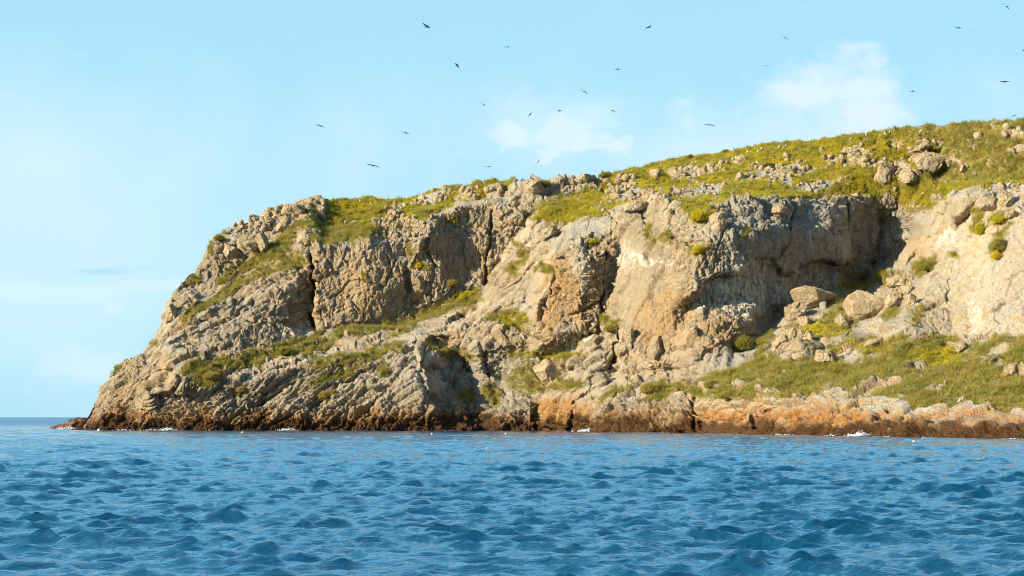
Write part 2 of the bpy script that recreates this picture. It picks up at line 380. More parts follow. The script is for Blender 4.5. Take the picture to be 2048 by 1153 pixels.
# far corners so the whole sheet is covered
pts += [(90, 190, 420), (90, 960, 380), (2410, 190, 340), (2410, 960, 200), (1200, 190, 420), (1200, 960, 330), (1700,960,258),(600,960,366)]
cdt = delaunay_2d_cdt([Vector((p[0], p[1])) for p in pts], [], [], 0, 1e-4)
cv, cf, cov = cdt[0], cdt[2], cdt[3]
inv = [1/pts[o[0]][2] for o in cov]
W = np.zeros((GH, GW)); cnt = np.zeros((GH, GW))
for f in cf:
    A, B, C = (cv[i] for i in f); za, zb, zc = (inv[i] for i in f)
    x0 = max(0, int((min(A.x, B.x, C.x)-GX0)/GS)); x1 = min(GW-1, int((max(A.x, B.x, C.x)-GX0)/GS)+1)
    y0 = max(0, int((min(A.y, B.y, C.y)-GY0)/GS)); y1 = min(GH-1, int((max(A.y, B.y, C.y)-GY0)/GS)+1)
    if x1 < x0 or y1 < y0: continue
    X, Y = np.meshgrid(np.arange(x0, x1+1)*GS+GX0, np.arange(y0, y1+1)*GS+GY0)
    den = (B.y-C.y)*(A.x-C.x)+(C.x-B.x)*(A.y-C.y)
    if abs(den) < 1e-9: continue
    l1 = ((B.y-C.y)*(X-C.x)+(C.x-B.x)*(Y-C.y))/den; l2 = ((C.y-A.y)*(X-C.x)+(A.x-C.x)*(Y-C.y))/den; l3 = 1-l1-l2
    m = (l1 >= -1e-6) & (l2 >= -1e-6) & (l3 >= -1e-6)
    sub = W[y0:y1+1, x0:x1+1]; sub[m] = (l1*za+l2*zb+l3*zc)[m]
def blur(a, n):
    for _ in range(n):
        p = np.pad(a, 1, mode='edge'); a = (p[:-2, 1:-1]+2*p[1:-1, 1:-1]+p[2:, 1:-1])/4
        p = np.pad(a, 1, mode='edge'); a = (p[1:-1, :-2]+2*p[1:-1, 1:-1]+p[1:-1, 2:])/4
    return a
W = blur(W, 2)
def samp(px, py):
    x = np.clip((px-GX0)/GS, 0, GW-1.001); y = np.clip((py-GY0)/GS, 0, GH-1.001)
    i = x.astype(int); j = y.astype(int); fx = x-i; fy = y-j
    return (W[j, i]*(1-fx)+W[j, i+1]*fx)*(1-fy)+(W[j+1, i]*(1-fx)+W[j+1, i+1]*fx)*fy
NC, NR, NB = 1750, 520, 40
U = np.linspace(118, 2340, NC)
ry = np.interp(U, [r[0] for r in ridge], [r[1] for r in ridge])
sd = np.interp(U, [a for a, b in shore], [b for a, b in shore]); by = HY+(H+2.2)*F/(sd-1.4)
T = np.linspace(0, 1, NR)
PX = np.repeat(U[None, :], NR, 0); PY = by[None, :]*(1-T[:, None])+ry[None, :]*T[:, None]
DD = 1/samp(PX.ravel(), PY.ravel()).reshape(NR, NC)
X = (PX-1024)/F*DD; Z = H+(HY-PY)/F*DD; Y = DD
bk = 0.5*np.cumsum(1.085**np.arange(NB)); bk = bk/bk[-1]*90
# the hidden landward side falls away behind the crest
Xb = X[-1][None, :]+bk[:, None]*0.25; Yb = Y[-1][None, :]+bk[:, None]; Zb = Z[-1][None, :]-(bk[:, None]*0.12+0.0065*bk[:, None]**2)
X = np.vstack([X, Xb]); Y = np.vstack([Y, Yb]); Z = np.vstack([Z, Zb])
PXf = np.vstack([PX, np.repeat(U[None, :], NB, 0)]).ravel(); PYf = np.vstack([PY, np.repeat(ry[None, :], NB, 0)]).ravel()
NRT = NR+NB
P = np.stack([X, Y, Z], -1)
def grid_normals(P):
    du = np.gradient(P, axis=1); dv = np.gradient(P, axis=0)
    n = np.cross(du, dv); n /= np.linalg.norm(n, axis=-1, keepdims=True)+1e-9
    return n
def smoothP(P, k):
    Q = P.copy()
    for _ in range(k):
        p = np.pad(Q, ((1, 1), (1, 1), (0, 0)), mode='edge'); Q = (p[:-2, 1:-1]+p[2:, 1:-1]+p[1:-1, :-2]+p[1:-1, 2:]+4*p[1:-1, 1:-1])/8
    return Q
Nn = grid_normals(smoothP(P, 14)).reshape(-1, 3)
P0 = P.reshape(-1, 3)

# ---- painted masks in the survey coordinates of the cliff (photo columns/rows), stored on the geometry
wx = 10*perlin(np.stack([PXf/26, PYf/26, 0*PXf+3.3], 1))+5*perlin(np.stack([PXf/9, PYf/9, 0*PXf+8.3], 1))
wy = 8*perlin(np.stack([PXf/26, PYf/26, 0*PXf+13.3], 1))+4*perlin(np.stack([PXf/9, PYf/9, 0*PXf+18.3], 1))
QX = PXf+wx; QY = PYf+wy
def ell(cx, cy, rx, ry_, a=0, soft=0.35):
    c, s_ = math.cos(math.radians(a)), math.sin(math.radians(a))
    dx = QX-cx; dy = -(QY-cy)
    u = (dx*c+dy*s_)/rx; v = (-dx*s_+dy*c)/ry_
    return sstep(1+soft, 1-soft, np.sqrt(u*u+v*v))
def poly(pl, soft=4):
    inside = np.zeros(len(QX), bool); dmin = np.full(len(QX), 1e9)
    n = len(pl)
    for i in range(n):
        (x1, y1), (x2, y2) = pl[i], pl[(i+1) % n]
        c = ((y1 > QY) != (y2 > QY)) & (QX < (x2-x1)*(QY-y1)/((y2-y1) if y2 != y1 else 1e-9)+x1)
        inside ^= c
        ex, ey = x2-x1, y2-y1; t = np.clip(((QX-x1)*ex+(QY-y1)*ey)/(ex*ex+ey*ey+1e-9), 0, 1)
        dmin = np.minimum(dmin, np.hypot(QX-x1-t*ex, QY-y1-t*ey))
    return sstep(-soft, soft, np.where(inside, dmin, -dmin))
def strip(pl, hw):
    dmin = np.full(len(QX), 1e9)
    for (x1, y1), (x2, y2) in zip(pl[:-1], pl[1:]):
        ex, ey = x2-x1, y2-y1; t = np.clip(((QX-x1)*ex+(QY-y1)*ey)/(ex*ex+ey*ey+1e-9), 0, 1)
        dmin = np.minimum(dmin, np.hypot(QX-x1-t*ex, QY-y1-t*ey))
    hw = hw*1.25; return sstep(hw*1.3, hw*0.7, dmin)
def mx(*a):
    r = a[0]
    for b in a[1:]: r = np.maximum(r, b)
    return r

U1 = poly([(1225,340),(1290,322),(1400,300),(1530,278),(1680,262),(1800,245),(1960,230),(2400,225),(2400,372),(2048,372),(1960,375),(1900,388),(1870,412),(1830,425),(1790,400),(1700,396),(1600,392),(1520,394),(1450,398),(1430,440),(1385,445),(1390,418),(1330,398),(1290,392),(1240,422),(1180,440),(1100,450),(1060,440),(1110,408),(1200,383)])
U2 = poly([(620,395),(700,392),(780,386),(870,370),(960,356),(1050,350),(1010,378),(950,398),(900,418),(860,425),(820,460),(760,470),(700,492),(650,485),(630,492),(605,462),(560,520),(500,535),(520,500),(570,475),(600,445),(618,425)])
U3 = mx(strip([(380,748),(430,738),(500,722),(560,705),(620,692),(700,675),(800,656),(880,618),(950,592)], 12), strip([(640,735),(720,715),(800,690)], 9),
        strip([(375,645),(400,625),(430,605),(455,585),(480,565)], 9), strip([(500,560),(545,545),(600,520)], 11), strip([(440,560),(480,540),(520,520)], 7))
TT = poly([(1380,775),(1420,750),(1480,735),(1520,700),(1560,722),(1620,722),(1700,690),(1780,680),(1850,680),(1960,692),(2048,680),(2400,680),(2400,838),(2048,832),(1960,822),(1850,822),(1760,800),(1680,788),(1580,800),(1500,800),(1420,798),(1330,790),(1280,780),(1320,762)])
small = [(1035,650,32,18,20),(1015,635,30,8,15),(1090,715,75,12,-3),(1060,765,45,26,0),(1140,775,45,10,0),(900,705,60,10,-12),(980,790,14,20,0),(930,795,20,12,0),
  (410,762,40,9,15),(655,722,38,8,12),(690,748,40,8,22),(640,765,24,8,25),(480,782,14,7,0),(655,795,14,6,20),(770,740,9,16,20),(600,712,30,8,15),
  (1040,505,8,26,35),(1028,535,24,8,20),(1090,540,16,8,20),(1190,485,9,5,10),(1300,470,9,18,10),(1155,425,40,9,15),(1130,400,70,14,18),(1400,425,30,24,0),(1395,500,26,6,-10),(1490,472,16,4,8),
  (2000,486,14,34,-30),(1962,445,9,30,-35),(2002,440,22,12,25),(1915,515,8,6,0),(1850,532,32,16,25),(1740,565,60,10,18),(1690,610,30,14,25),(1680,640,36,12,10),(1650,665,60,14,-5),(1835,640,18,14,40),(1780,630,14,10,0),
  (740,455,60,8,10),(1340,480,10,12,0),(1230,790,40,6,20),(1320,800,34,8,20),(1220,650,20,8,-10),(1160,690,14,6,-10),(1530,690,24,10,0),
  (240,728,35,5,40),(300,690,20,5,35),(385,560,22,8,20),(440,470,14,6,20),(420,495,8,10,0),(540,505,22,6,20),(545,428,16,5,10),(905,568,8,6,0),(820,500,16,10,-40),(845,530,14,8,-30),(1000,650,20,8,0),(905,440,16,7,-20),(730,560,5,10,0)]
veg = mx(U1, U2*0.95, U3, TT, *[ell(*s_) for s_ in small])
outc = [(1425,338,70,11,14),(1400,350,45,9,12),(1350,343,22,9,0),(1545,345,46,15,-3),(1500,362,30,7,12),(1560,362,30,6,0),(1712,304,42,9,5),(1680,328,26,7,-5),(1740,330,46,10,-8),(1790,345,26,18,20),(1820,350,22,14,-30),(1850,322,26,24,-35),(1905,325,17,6,0),(1928,338,11,6,0),
  (1640,372,44,9,0),(2028,276,28,8,0),(2040,305,26,10,10),(2010,380,45,9,8),(1270,395,60,14,6),(1250,380,30,12,10),(1340,392,50,8,12),(1250,362,20,8,30),(1405,385,55,7,10),(1600,330,34,9,0),(1600,300,12,4,0),(1660,312,18,6,0),(1795,290,20,6,0),(1848,292,14,5,-20),
  (1440,415,18,10,0),(1480,395,20,6,0),(1830,728,24,11,18),(1780,772,56,7,6),(1870,778,40,4,8),(1955,722,28,10,-10),(2000,706,30,9,25),(1935,690,16,12,0),(1700,710,26,12,0),(1480,778,24,6,0),(1540,790,24,5,0),(1420,775,24,8,-10),(1920,808,26,5,15),
  (860,400,40,8,15),(760,436,20,6,8),(700,445,18,6,10),(800,452,24,8,0),(930,395,26,8,20),(985,385,22,10,20),(640,425,14,7,0),(790,420,20,5,15),(890,385,14,5,0),(770,460,20,8,0),
  (600,725,16,5,15),(750,680,26,6,25),(690,690,22,4,22)]
rocky = mx(*[ell(*o, soft=0.45) for o in outc])
patch = fbm(np.stack([PXf/38, PYf/20, 0*PXf+33.1], 1), 4, 0.6)
rocky = np.maximum(rocky, sstep(0.44, 0.54, patch)*0.8*sstep(0.4, 0.9, U1+TT))
thin = np.clip(1-U1-U2-TT, 0, 1)
veg = veg*(1-thin*0.55*sstep(0.05, -0.3, fbm(np.stack([PXf/16, PYf/9, 0*PXf+63.1], 1), 3)))
veg = veg*(1-rocky)
yellow = np.clip(mx(poly([(1225,340),(1400,300),(1530,278),(1700,262),(1800,262),(1850,300),(1870,330),(1830,370),(2048,360),(2048,400),(1900,420),(1100,460),(1050,440)], 14), ell(1035,650,34,18,20), ell(1100,712,60,10), ell(1660,665,60,14), ell(1000,372,60,14,10), ell(760,405,220,22,4), ell(900,400,120,20,12)*0.8, ell(760,440,120,20,0)*0.7, ell(1720,700,60,8,0), ell(1880,715,60,16,0)), 0, 1)
yellow *= 0.75+0.25*np.sign(perlin(np.stack([PXf/20, PYf/9, 0*PXf+7.7], 1)))

slab = mx(poly([(150,870),(230,740),(340,640),(440,560),(600,470),(600,600),(350,760),(620,730),(830,690),(850,860)], 10), poly([(960,600),(1060,440),(1130,420),(1060,600),(900,680)], 6), poly([(1120,740),(1200,640),(1270,700),(1200,860),(1100,860)], 6))
wall = mx(poly([(627,490),(850,430),(980,420),(960,575),(640,665)], 6), poly([(1225,430),(1330,400),(1500,400),(1690,400),(1830,430),(1830,500),(1700,580),(1540,650),(1420,700),(1240,690)], 6))
smooth = mx(poly([(1780,675),(1890,470),(1960,420),(2048,440),(2400,440),(2400,680)], 10), ell(1260,560,40,110,-8)*0.7, poly([(1765,545),(1845,480),(1890,450),(1880,530),(1830,540)], 5)*0.8)
face1 = poly([(627,500),(740,480),(800,560),(800,640),(640,665)], 10)
talus = mx(poly([(1510,700),(1560,620),(1620,580),(1700,590),(1780,560),(1835,545),(1800,640),(1770,680),(1700,740),(1520,730)], 8), ell(1640,620,60,40), ell(560,440,80,26,15)*0.9, ell(820,465,60,24,0)*0.8, ell(1780,420,60,14))
Zf = P0[:, 2]; low = sstep(7, 3.5, Zf)

# ---- displacement
def rotc(p, deg):
    c, s_ = math.cos(math.radians(deg)), math.sin(math.radians(deg))
    return np.stack([p[:, 0]*c+p[:, 2]*s_, p[:, 1], -p[:, 0]*s_+p[:, 2]*c], 1)
warp = np.stack([perlin(P0/5+11), perlin(P0/5+31), perlin(P0/5+51)], 1)*0.35
Pw = P0+warp
Qs = rotc(Pw, 36)*np.array([0.42, 1, 1.15])
Qw = Pw*np.array([1, 1, 0.5])
Q = np.where((slab > 0.5)[:, None], Qs, np.where((wall > 0.5)[:, None], Qw, Pw*np.array([0.85, 0.85, 1])))
# along the right hand shore the beds run with the coast
al = P0[:, 0]*0.41-P0[:, 1]*0.91; ac = P0[:, 0]*0.91+P0[:, 1]*0.41
Ql = rotc(np.stack([al*0.42, ac, P0[:, 2]*1.1], 1), 14)
shoreR = (right0 := sstep(1330, 1420, PXf)*low) > 0.5
Q = np.where(shoreR[:, None], Ql, Q)
b1 = blocks(Q/5.6, 1.0, 0.35, 0.06); b2 = blocks(Q/2.3+7, 1.1, 0.55, 0.11); b3 = blocks(Q/0.95+17, 1.1, 0.42, 0.15); b4 = blocks(Q/0.48+27, 1.1, 0.5, 0.2)
big = fbm(P0/13+2, 3); mid = fbm(Q/2.2+9, 3, 0.55, ridged=True); fine = fbm(P0/0.55+4, 3, 0.6)
pits = fbm(Q/0.8+23, 2, 0.6, ridged=True)
G0 = P0.reshape(NRT, NC, 3)
sp = np.maximum(np.linalg.norm(np.gradient(G0, axis=0), axis=-1), np.linalg.norm(np.gradient(G0, axis=1), axis=-1)).ravel()
sm_ = np.maximum(wall, smooth); k3 = sstep(0.25+0.39*sm_, 0.14+0.20*sm_, sp); k4 = sstep(0.26, 0.13, sp); k2 = sstep(0.42+0.6*np.maximum(wall, smooth), 0.24+0.25*np.maximum(wall, smooth), sp)
A = np.ones(len(P0))
A *= 1-0.78*smooth
A *= 1-0.5*face1-0.2*wall*(1-face1)
vs = sstep(0.2, 0.8, veg)
d = big*1.3*(1-0.5*smooth) + A*(1-0.6*vs)*(0.95*b1)*sstep(1.5, 0.6, sp) + A*k2*(1-0.5*vs)*(0.66*b2+0.10*mid) + A*k3*(0.42*b3+0.23*b4*k4+0.06*pits+0.08*fine) + 0.10*fine*smooth*k3
flu = np.stack([P0[:, 0]*0.8+P0[:, 2]*0.6, P0[:, 1]*0.3, (P0[:, 2]*0.8-P0[:, 0]*0.6)*0.22], 1)
d += smooth*(0.22*fbm(flu/1.7, 3, 0.55, ridged=True)+0.22*b1+0.05*b2)
d += talus*(1-0.5*vs)*k2*(0.75*blocks(P0/1.9+3, 1.0, 0.5, 0.2))
d += rocky*k2*(0.35+0.45*b2)+rocky*k3*0.3*blocks(P0/1.0+3, 1.0, 0.5, 0.2)
d += vs*k2*(0.45*np.abs(perlin(P0/1.3+5)))+vs*k3*0.2*np.abs(perlin(P0/0.55+5))
Qr = np.where(shoreR[:, None], Ql, rotc(P0, 30)*np.array([0.6, 1, 1.2]))
d += low*k2*0.95*blocks(Qr/2.6+51, 1.0, 0.5, 0.12)+low*k3*(0.5*blocks(Qr/1.0+41, 1.1, 0.5, 0.15)+0.2*fbm(Qr/0.7+8, 2, ridged=True))
edge = 0.3*sstep(0, 14, PXf-135)+0.7*sstep(150, 250, PXf)
rb = sstep(26, 8, PYf-np.interp(PXf, [r[0] for r in ridge], [r[1] for r in ridge]))*sstep(1230, 1300, PXf)
d *= 1-0.6*rb
d *= edge
def cleft(pl, hw, depth):
    dmin = np.full(len(PXf), 1e9)
    for (x1, y1), (x2, y2) in zip(pl[:-1], pl[1:]):
        ex, ey = x2-x1, y2-y1; t = np.clip(((CX-x1)*ex+(CY-y1)*ey)/(ex*ex+ey*ey+1e-9), 0, 1)
        dmin = np.minimum(dmin, np.hypot(CX-x1-t*ex, CY-y1-t*ey))
    return depth*np.exp(-(dmin/hw)**2)
CX = PXf+0.35*wx; CY = PYf+0.35*wy
gap = np.zeros(len(PXf))
for pl, hw, dp in [
  ([(616,480),(619,500),(621,540),(623,600),(628,640),(632,662)], 3.6, 6.0), ([(985,425),(982,460),(978,500),(970,530),(968,565)], 2.6, 2.0),
  ([(1216,500),(1214,540),(1204,600),(1202,650)], 3.0, 2.5), ([(1241,672),(1236,700),(1222,738)], 3.5, 2.5), ([(1445,470),(1434,500),(1430,535)], 2.0, 0.7),
  ([(1376,597),(1405,576),(1436,552),(1471,546),(1497,534),(1516,521),(1546,519),(1562,549),(1592,548),(1613,530),(1650,523),(1685,523)], 2.4, 2.0),
  ([(1075,790),(1068,830),(1072,860)], 3, 1.4), ([(1392,800),(1388,830),(1390,860)], 4, 1.8), ([(1840,470),(1832,500),(1800,522),(1765,545)], 3, 1.0),
  ([(1905,455),(1935,440),(1965,425),(1995,405)], 2.5, 1.6), ([(1920,500),(1905,560),(1890,640)], 2.2, 0.5), ([(1960,450),(1930,490),(1900,530)], 2.5, 0.6),
  ([(812,545),(816,580),(806,605)], 5, 1.2), ([(860,470),(850,500),(870,530)], 4, 1.8), ([(700,560),(770,575),(790,520)], 2.5, 0.9), ([(660,600),(700,560)], 2.2, 0.7),
  ([(1075,655),(1084,600),(1105,550)], 3, 1.4), ([(1095,540),(1130,520),(1175,528),(1215,505)], 2.5, 1.4), ([(1140,630),(1180,615),(1206,600)], 3, 1.2),
  ([(300,770),(345,738),(365,760),(335,790)], 2.6, 1.0), ([(395,812),(450,760),(480,735)], 3, 1.1), ([(455,842),(520,800),(590,765)], 3, 1.3), ([(560,850),(620,815),(680,775),(730,745)], 3, 1.3),
  ([(700,850),(760,800),(800,760)], 3, 1.1), ([(345,700),(400,668),(450,640)], 3, 1.2), ([(430,660),(470,635),(505,600)], 3, 1.2), ([(370,640),(420,600),(470,560)], 2.5, 1.0), ([(450,700),(480,670),(520,640)], 3, 1.3),
  ([(1130,860),(1150,820),(1195,790)], 3.5, 1.6), ([(1192,800),(1190,780),(1185,760)], 3, 1.4), ([(960,660),(1010,625),(1058,612)], 3, 1.0), ([(1000,580),(1040,560),(1080,520)], 2.5, 1.0), ([(900,650),(950,625)], 3, 1.0),
  ([(848,700),(842,740),(850,790),(846,850)], 3, 1.2), ([(900,720),(905,780),(935,820)], 4, 1.2), ([(968,700),(975,740),(985,800)], 4, 1.4),
  ([(1330,470),(1370,485),(1400,505),(1432,500)], 2.5, 1.0), ([(1280,420),(1300,470),(1295,540)], 3, 0.8), ([(1690,415),(1693,480),(1698,560)], 4, 2.0), ([(1760,420),(1765,470),(1745,530)], 5, 2.0), ([(1590,420),(1575,470),(1560,510)], 3, 1.2), ([(1520,860),(1530,830),(1555,815)], 4, 1.5)]:
    gap = np.maximum(gap, cleft(pl, hw, dp))
gap *= np.concatenate([np.ones(NR*NC), np.zeros(NB*NC)])
P1 = P0 + Nn*d[:, None]
P1[:, 1] += gap; P1[:, 0] += gap*0.25*np.sign(P1[:, 0])*0
G1 = P1.reshape(NRT, NC, 3)
N1 = grid_normals(smoothP(G1, 1)).reshape(-1, 3)
# slope-aware vegetation
vegm = veg*sstep(0.0, 0.35, N1[:, 2]+0.32)
# colour masks
zj = P1[:, 2]+0.9*perlin(P1/2.5)+0.5*perlin(P1/0.8)+1.5*perlin(P1/7.0+5)
right = sstep(1350, 1500, PXf)
wet = sstep(2.7, 1.3, zj-0.3*(1-right)+0.5*perlin(P1/5))*0.92
rust = mx(sstep(5.2, 2.6, zj)*0.75*mx(right, ell(1130,815,70,50,40), ell(290,830,160,30)*0.9, ell(700,845,200,18)*0.8), mx(ell(1560,840,230,26), ell(1130,830,60,30), ell(1920,850,120,20)*0.8)*sstep(6.0, 3.4, zj)*0.9, ell(1110,820,60,34,40)*0.8*sstep(8, 5, zj), sstep(4.4, 2.4, zj)*0.75)
rust *= 0.55+0.45*sstep(-0.2, 0.3, fbm(P1/1.8+71, 3))
orange = mx(ell(1110,590,26,80,-10), ell(1160,600,34,50), ell(1330,640,60,60)*0.9, ell(1430,660,60,50)*0.8, ell(1225,540,10,80)*0.4, ell(720,590,110,70)*0.45, ell(930,480,60,70)*0.3, ell(290,780,60,40,30)*0.3, ell(1600,410,30,10)*0.2, ell(1820,500,50,20,30)*0.7, ell(1870,640,40,40)*0.2, ell(640,640,14,40)*0.5, ell(590,640,24,40)*0.35)
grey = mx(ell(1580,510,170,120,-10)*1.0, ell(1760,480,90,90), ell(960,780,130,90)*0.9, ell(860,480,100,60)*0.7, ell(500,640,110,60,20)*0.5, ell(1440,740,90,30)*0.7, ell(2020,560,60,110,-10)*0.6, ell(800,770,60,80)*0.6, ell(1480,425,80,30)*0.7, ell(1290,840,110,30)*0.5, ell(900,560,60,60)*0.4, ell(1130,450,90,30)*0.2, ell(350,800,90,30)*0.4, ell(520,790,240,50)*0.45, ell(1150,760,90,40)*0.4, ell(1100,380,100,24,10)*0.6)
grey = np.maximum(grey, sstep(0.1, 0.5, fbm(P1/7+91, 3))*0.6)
pale = mx(ell(1270,560,50,140,-8), ell(1860,600,100,90,50)*0.9, ell(1150,690,60,14,18), ell(1010,570,60,30,40)*0.5, ell(290,745,50,20,30)*0.8, ell(205,790,16,40,-20)*0.9, ell(560,770,110,24,20)*0.5, ell(380,560,60,30,20)*0.4)
white = mx(ell(1405,590,22,30)*0.7, ell(1480,585,64,56)*1.0, ell(1590,590,50,40)*0.7, ell(1520,540,60,24)*0.8, ell(1600,560,60,24)*0.7, ell(1250,520,26,34)*0.35, ell(1290,520,60,10,-3)*0.7, ell(1150,690,60,10,18)*1.0, ell(1890,480,30,10,30)*0.6, ell(1950,560,60,60)*0.15, ell(1740,480,80,70)*0.35, ell(610,670,60,12)*0.8, ell(1670,460,60,60)*0.3, ell(850,740,50,40)*0.4, ell(1165,540,12,60)*0.4, ell(1950,640,12,40)*0.5)
idx = np.arange(NRT*NC).reshape(NRT, NC)
faces = np.stack([idx[:-1, :-1], idx[:-1, 1:], idx[1:, 1:], idx[1:, :-1]], -1).reshape(-1, 4)
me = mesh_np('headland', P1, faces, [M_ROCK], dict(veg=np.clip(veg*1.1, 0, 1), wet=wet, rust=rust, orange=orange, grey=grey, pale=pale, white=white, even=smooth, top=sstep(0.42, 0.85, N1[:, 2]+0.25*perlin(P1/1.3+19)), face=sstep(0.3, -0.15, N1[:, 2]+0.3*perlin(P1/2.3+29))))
head = new_obj('headland_terrain', me, kind='structure')
head['label'] = 'tall limestone headland falling in cliffs and grassy ledges to the sea'

# projection of the finished surface, for setting things on the ground
front = np.zeros(len(P1), bool); front[:NR*NC] = True; front[:NC*6] = True
SX = 1024+F*P1[:, 0]/P1[:, 1]; SY = HY-F*(P1[:, 2]-H)/P1[:, 1]
def ground(px, py, r=2.0):
    for rr in (r, r*2, r*4, r*8):
        m = np.nonzero((np.abs(SX-px) < rr) & (np.abs(SY-py) < rr))[0]
        if len(m): return P1[m[np.argmin(P1[m, 1])]]
    return np.array(at(px, py, 400))

# ================================================================== GROUND COVER
def tufts(centres, normals, size, nbl, blade_w, blade_l, up, tone, name, material, label, seed, spread=0.6):
    g = np.random.default_rng(seed); n = len(centres)
    c = np.repeat(centres, nbl, 0); s_ = np.repeat(size, nbl); nn = np.repeat(normals, nbl, 0)
    az = g.random(n*nbl)*2*math.pi; el = np.arcsin(np.clip(g.random(n*nbl)*(1-up)+up, 0, 1))
    dirv = np.stack([np.cos(az)*np.cos(el), np.sin(az)*np.cos(el), np.sin(el)], 1)
    dirv = dirv*0.8+nn*0.35; dirv /= np.linalg.norm(dirv, axis=1)[:, None]
    st = c + dirv*(s_*g.random(n*nbl)*spread)[:, None] - nn*0.05
    side = np.cross(dirv, g.normal(size=(n*nbl, 3))); side /= np.linalg.norm(side, axis=1)[:, None]+1e-9
    l = (s_*blade_l*(0.6+0.8*g.random(n*nbl)))[:, None]; w_ = (s_*blade_w*(0.6+0.8*g.random(n*nbl)))[:, None]
    v = np.stack([st-side*w_, st+side*w_, st+dirv*l+side*w_*0.3], 1).reshape(-1, 3)
    f = np.arange(len(v)).reshape(-1, 3)
    tn = np.repeat(np.clip(np.repeat(tone, nbl)+g.normal(size=n*nbl)*0.15, 0, 1), 3)
    me = mesh_np(name, v, f, [material], dict(tone=tn), smooth=False)
    return me
a_face = np.linalg.norm(np.cross(P1[faces[:, 1]]-P1[faces[:, 0]], P1[faces[:, 3]]-P1[faces[:, 0]]), axis=1)
a_face = np.minimum(a_face, 0.5)
fr = np.arange(len(faces)) < (NR+9)*(NC-1)
def scatter(weight, n, seed):
    g = np.random.default_rng(seed)
    wgt = weight[faces[:, 0]]*a_face*fr; wgt = wgt/wgt.sum()
    f = faces[g.choice(len(faces), n, p=wgt)]
    a, b = g.random(n)[:, None], g.random(n)[:, None]
    p = P1[f[:, 0]]*(1-a)*(1-b)+P1[f[:, 1]]*a*(1-b)+P1[f[:, 2]]*a*b+P1[f[:, 3]]*(1-a)*b
    return p, f[:, 0]
clump = 0.5+0.5*np.clip(fbm(P1/1.4+61, 2)*1.6, -1, 1)
gy = vegm**1.5*yellow*(0.15+clump)
p, fi = scatter(gy, 78000, 1)
me = tufts(p, N1[fi], 0.20+0.36*clump[fi]*np.random.default_rng(2).random(len(fi)), 14, 0.16, 0.6, 0.1, 0.15+0.7*np.clip(perlin(p/2.4+3)+0.3, 0, 1), 'yellow_grass', M_GRASS, '', 3, 0.9)
new_obj('grass', me, kind='stuff', label='low yellow green mat of grass over the upper slope and ledges', cat='grass')
bare = sstep(-0.5, -0.2, fbm(P1/2.6+81, 3))
go = bare*np.maximum(vegm**1.3*(1-0.85*yellow), 0.02*vegm)*(0.1+clump)
p, fi = scatter(go, 84000, 4)
feather = 0.25+0.55*np.random.default_rng(5).random(len(fi))*(0.4+clump[fi])
me = tufts(p, N1[fi], feather*0.92, 16, 0.055, 0.66, 0.0, 0.1+0.8*np.clip(perlin(p/3.4+13)+0.25, 0, 1), 'olive_scrub', M_SCRUB, '', 6, 0.9)
new_obj('scrub_ground_cover', me, kind='stuff', label='feathery olive scrub covering the terrace above the shore and the ledges', cat='scrub')

# ================================================================== ROCKS
def ico(sub):
    import bmesh
    bm = bmesh.new(); bmesh.ops.create_icosphere(bm, subdivisions=sub, radius=1)
    v = np.array([x.co[:] for x in bm.verts]); f = np.array([[a.index for a in x.verts] for x in bm.faces]); bm.free(); return v, f
IV, IF = ico(5); IV2, IF2 = ico(2)
def boulder_mesh(name, rx, ry_, rz, seed, ncut=16):
    g = np.random.default_rng(seed); v = IV.copy(); rq, _ = np.linalg.qr(g.normal(size=(3, 3))); rq = np.eye(3)*0.75+rq*0.25
    vb = v@rq; v = v/(np.abs(vb)**4.5).sum(1)[:, None]**(1/4.5)*0.82
    # cut by random planes: blocky broken limestone
    for k in range(ncut):
        n = g.normal(size=3); n[2] *= 0.7; n /= np.linalg.norm(n); h = 0.52+0.26*g.random()
        dd = v@n-h; m = dd > 0; v[m] -= np.outer(dd[m], n)*0.93
    s_ = np.array([rx, ry_, rz]); v = v*s_/0.80
    nrm = v/np.linalg.norm(v, axis=1)[:, None]; q = v+seed*13.7
    r = (rx*ry_*rz)**(1/3)
    v = v+nrm*((0.07*r*fbm(q/(r*0.9), 3))+0.15*min(r, 1.8)*blocks(q/(0.6*r+0.2), 1.0, 0.6, 0.14)+0.05*fbm(q/0.35, 3, 0.6)*min(r, 1))[:, None]
    return mesh_np(name, v, IF, [M_BOULDER])
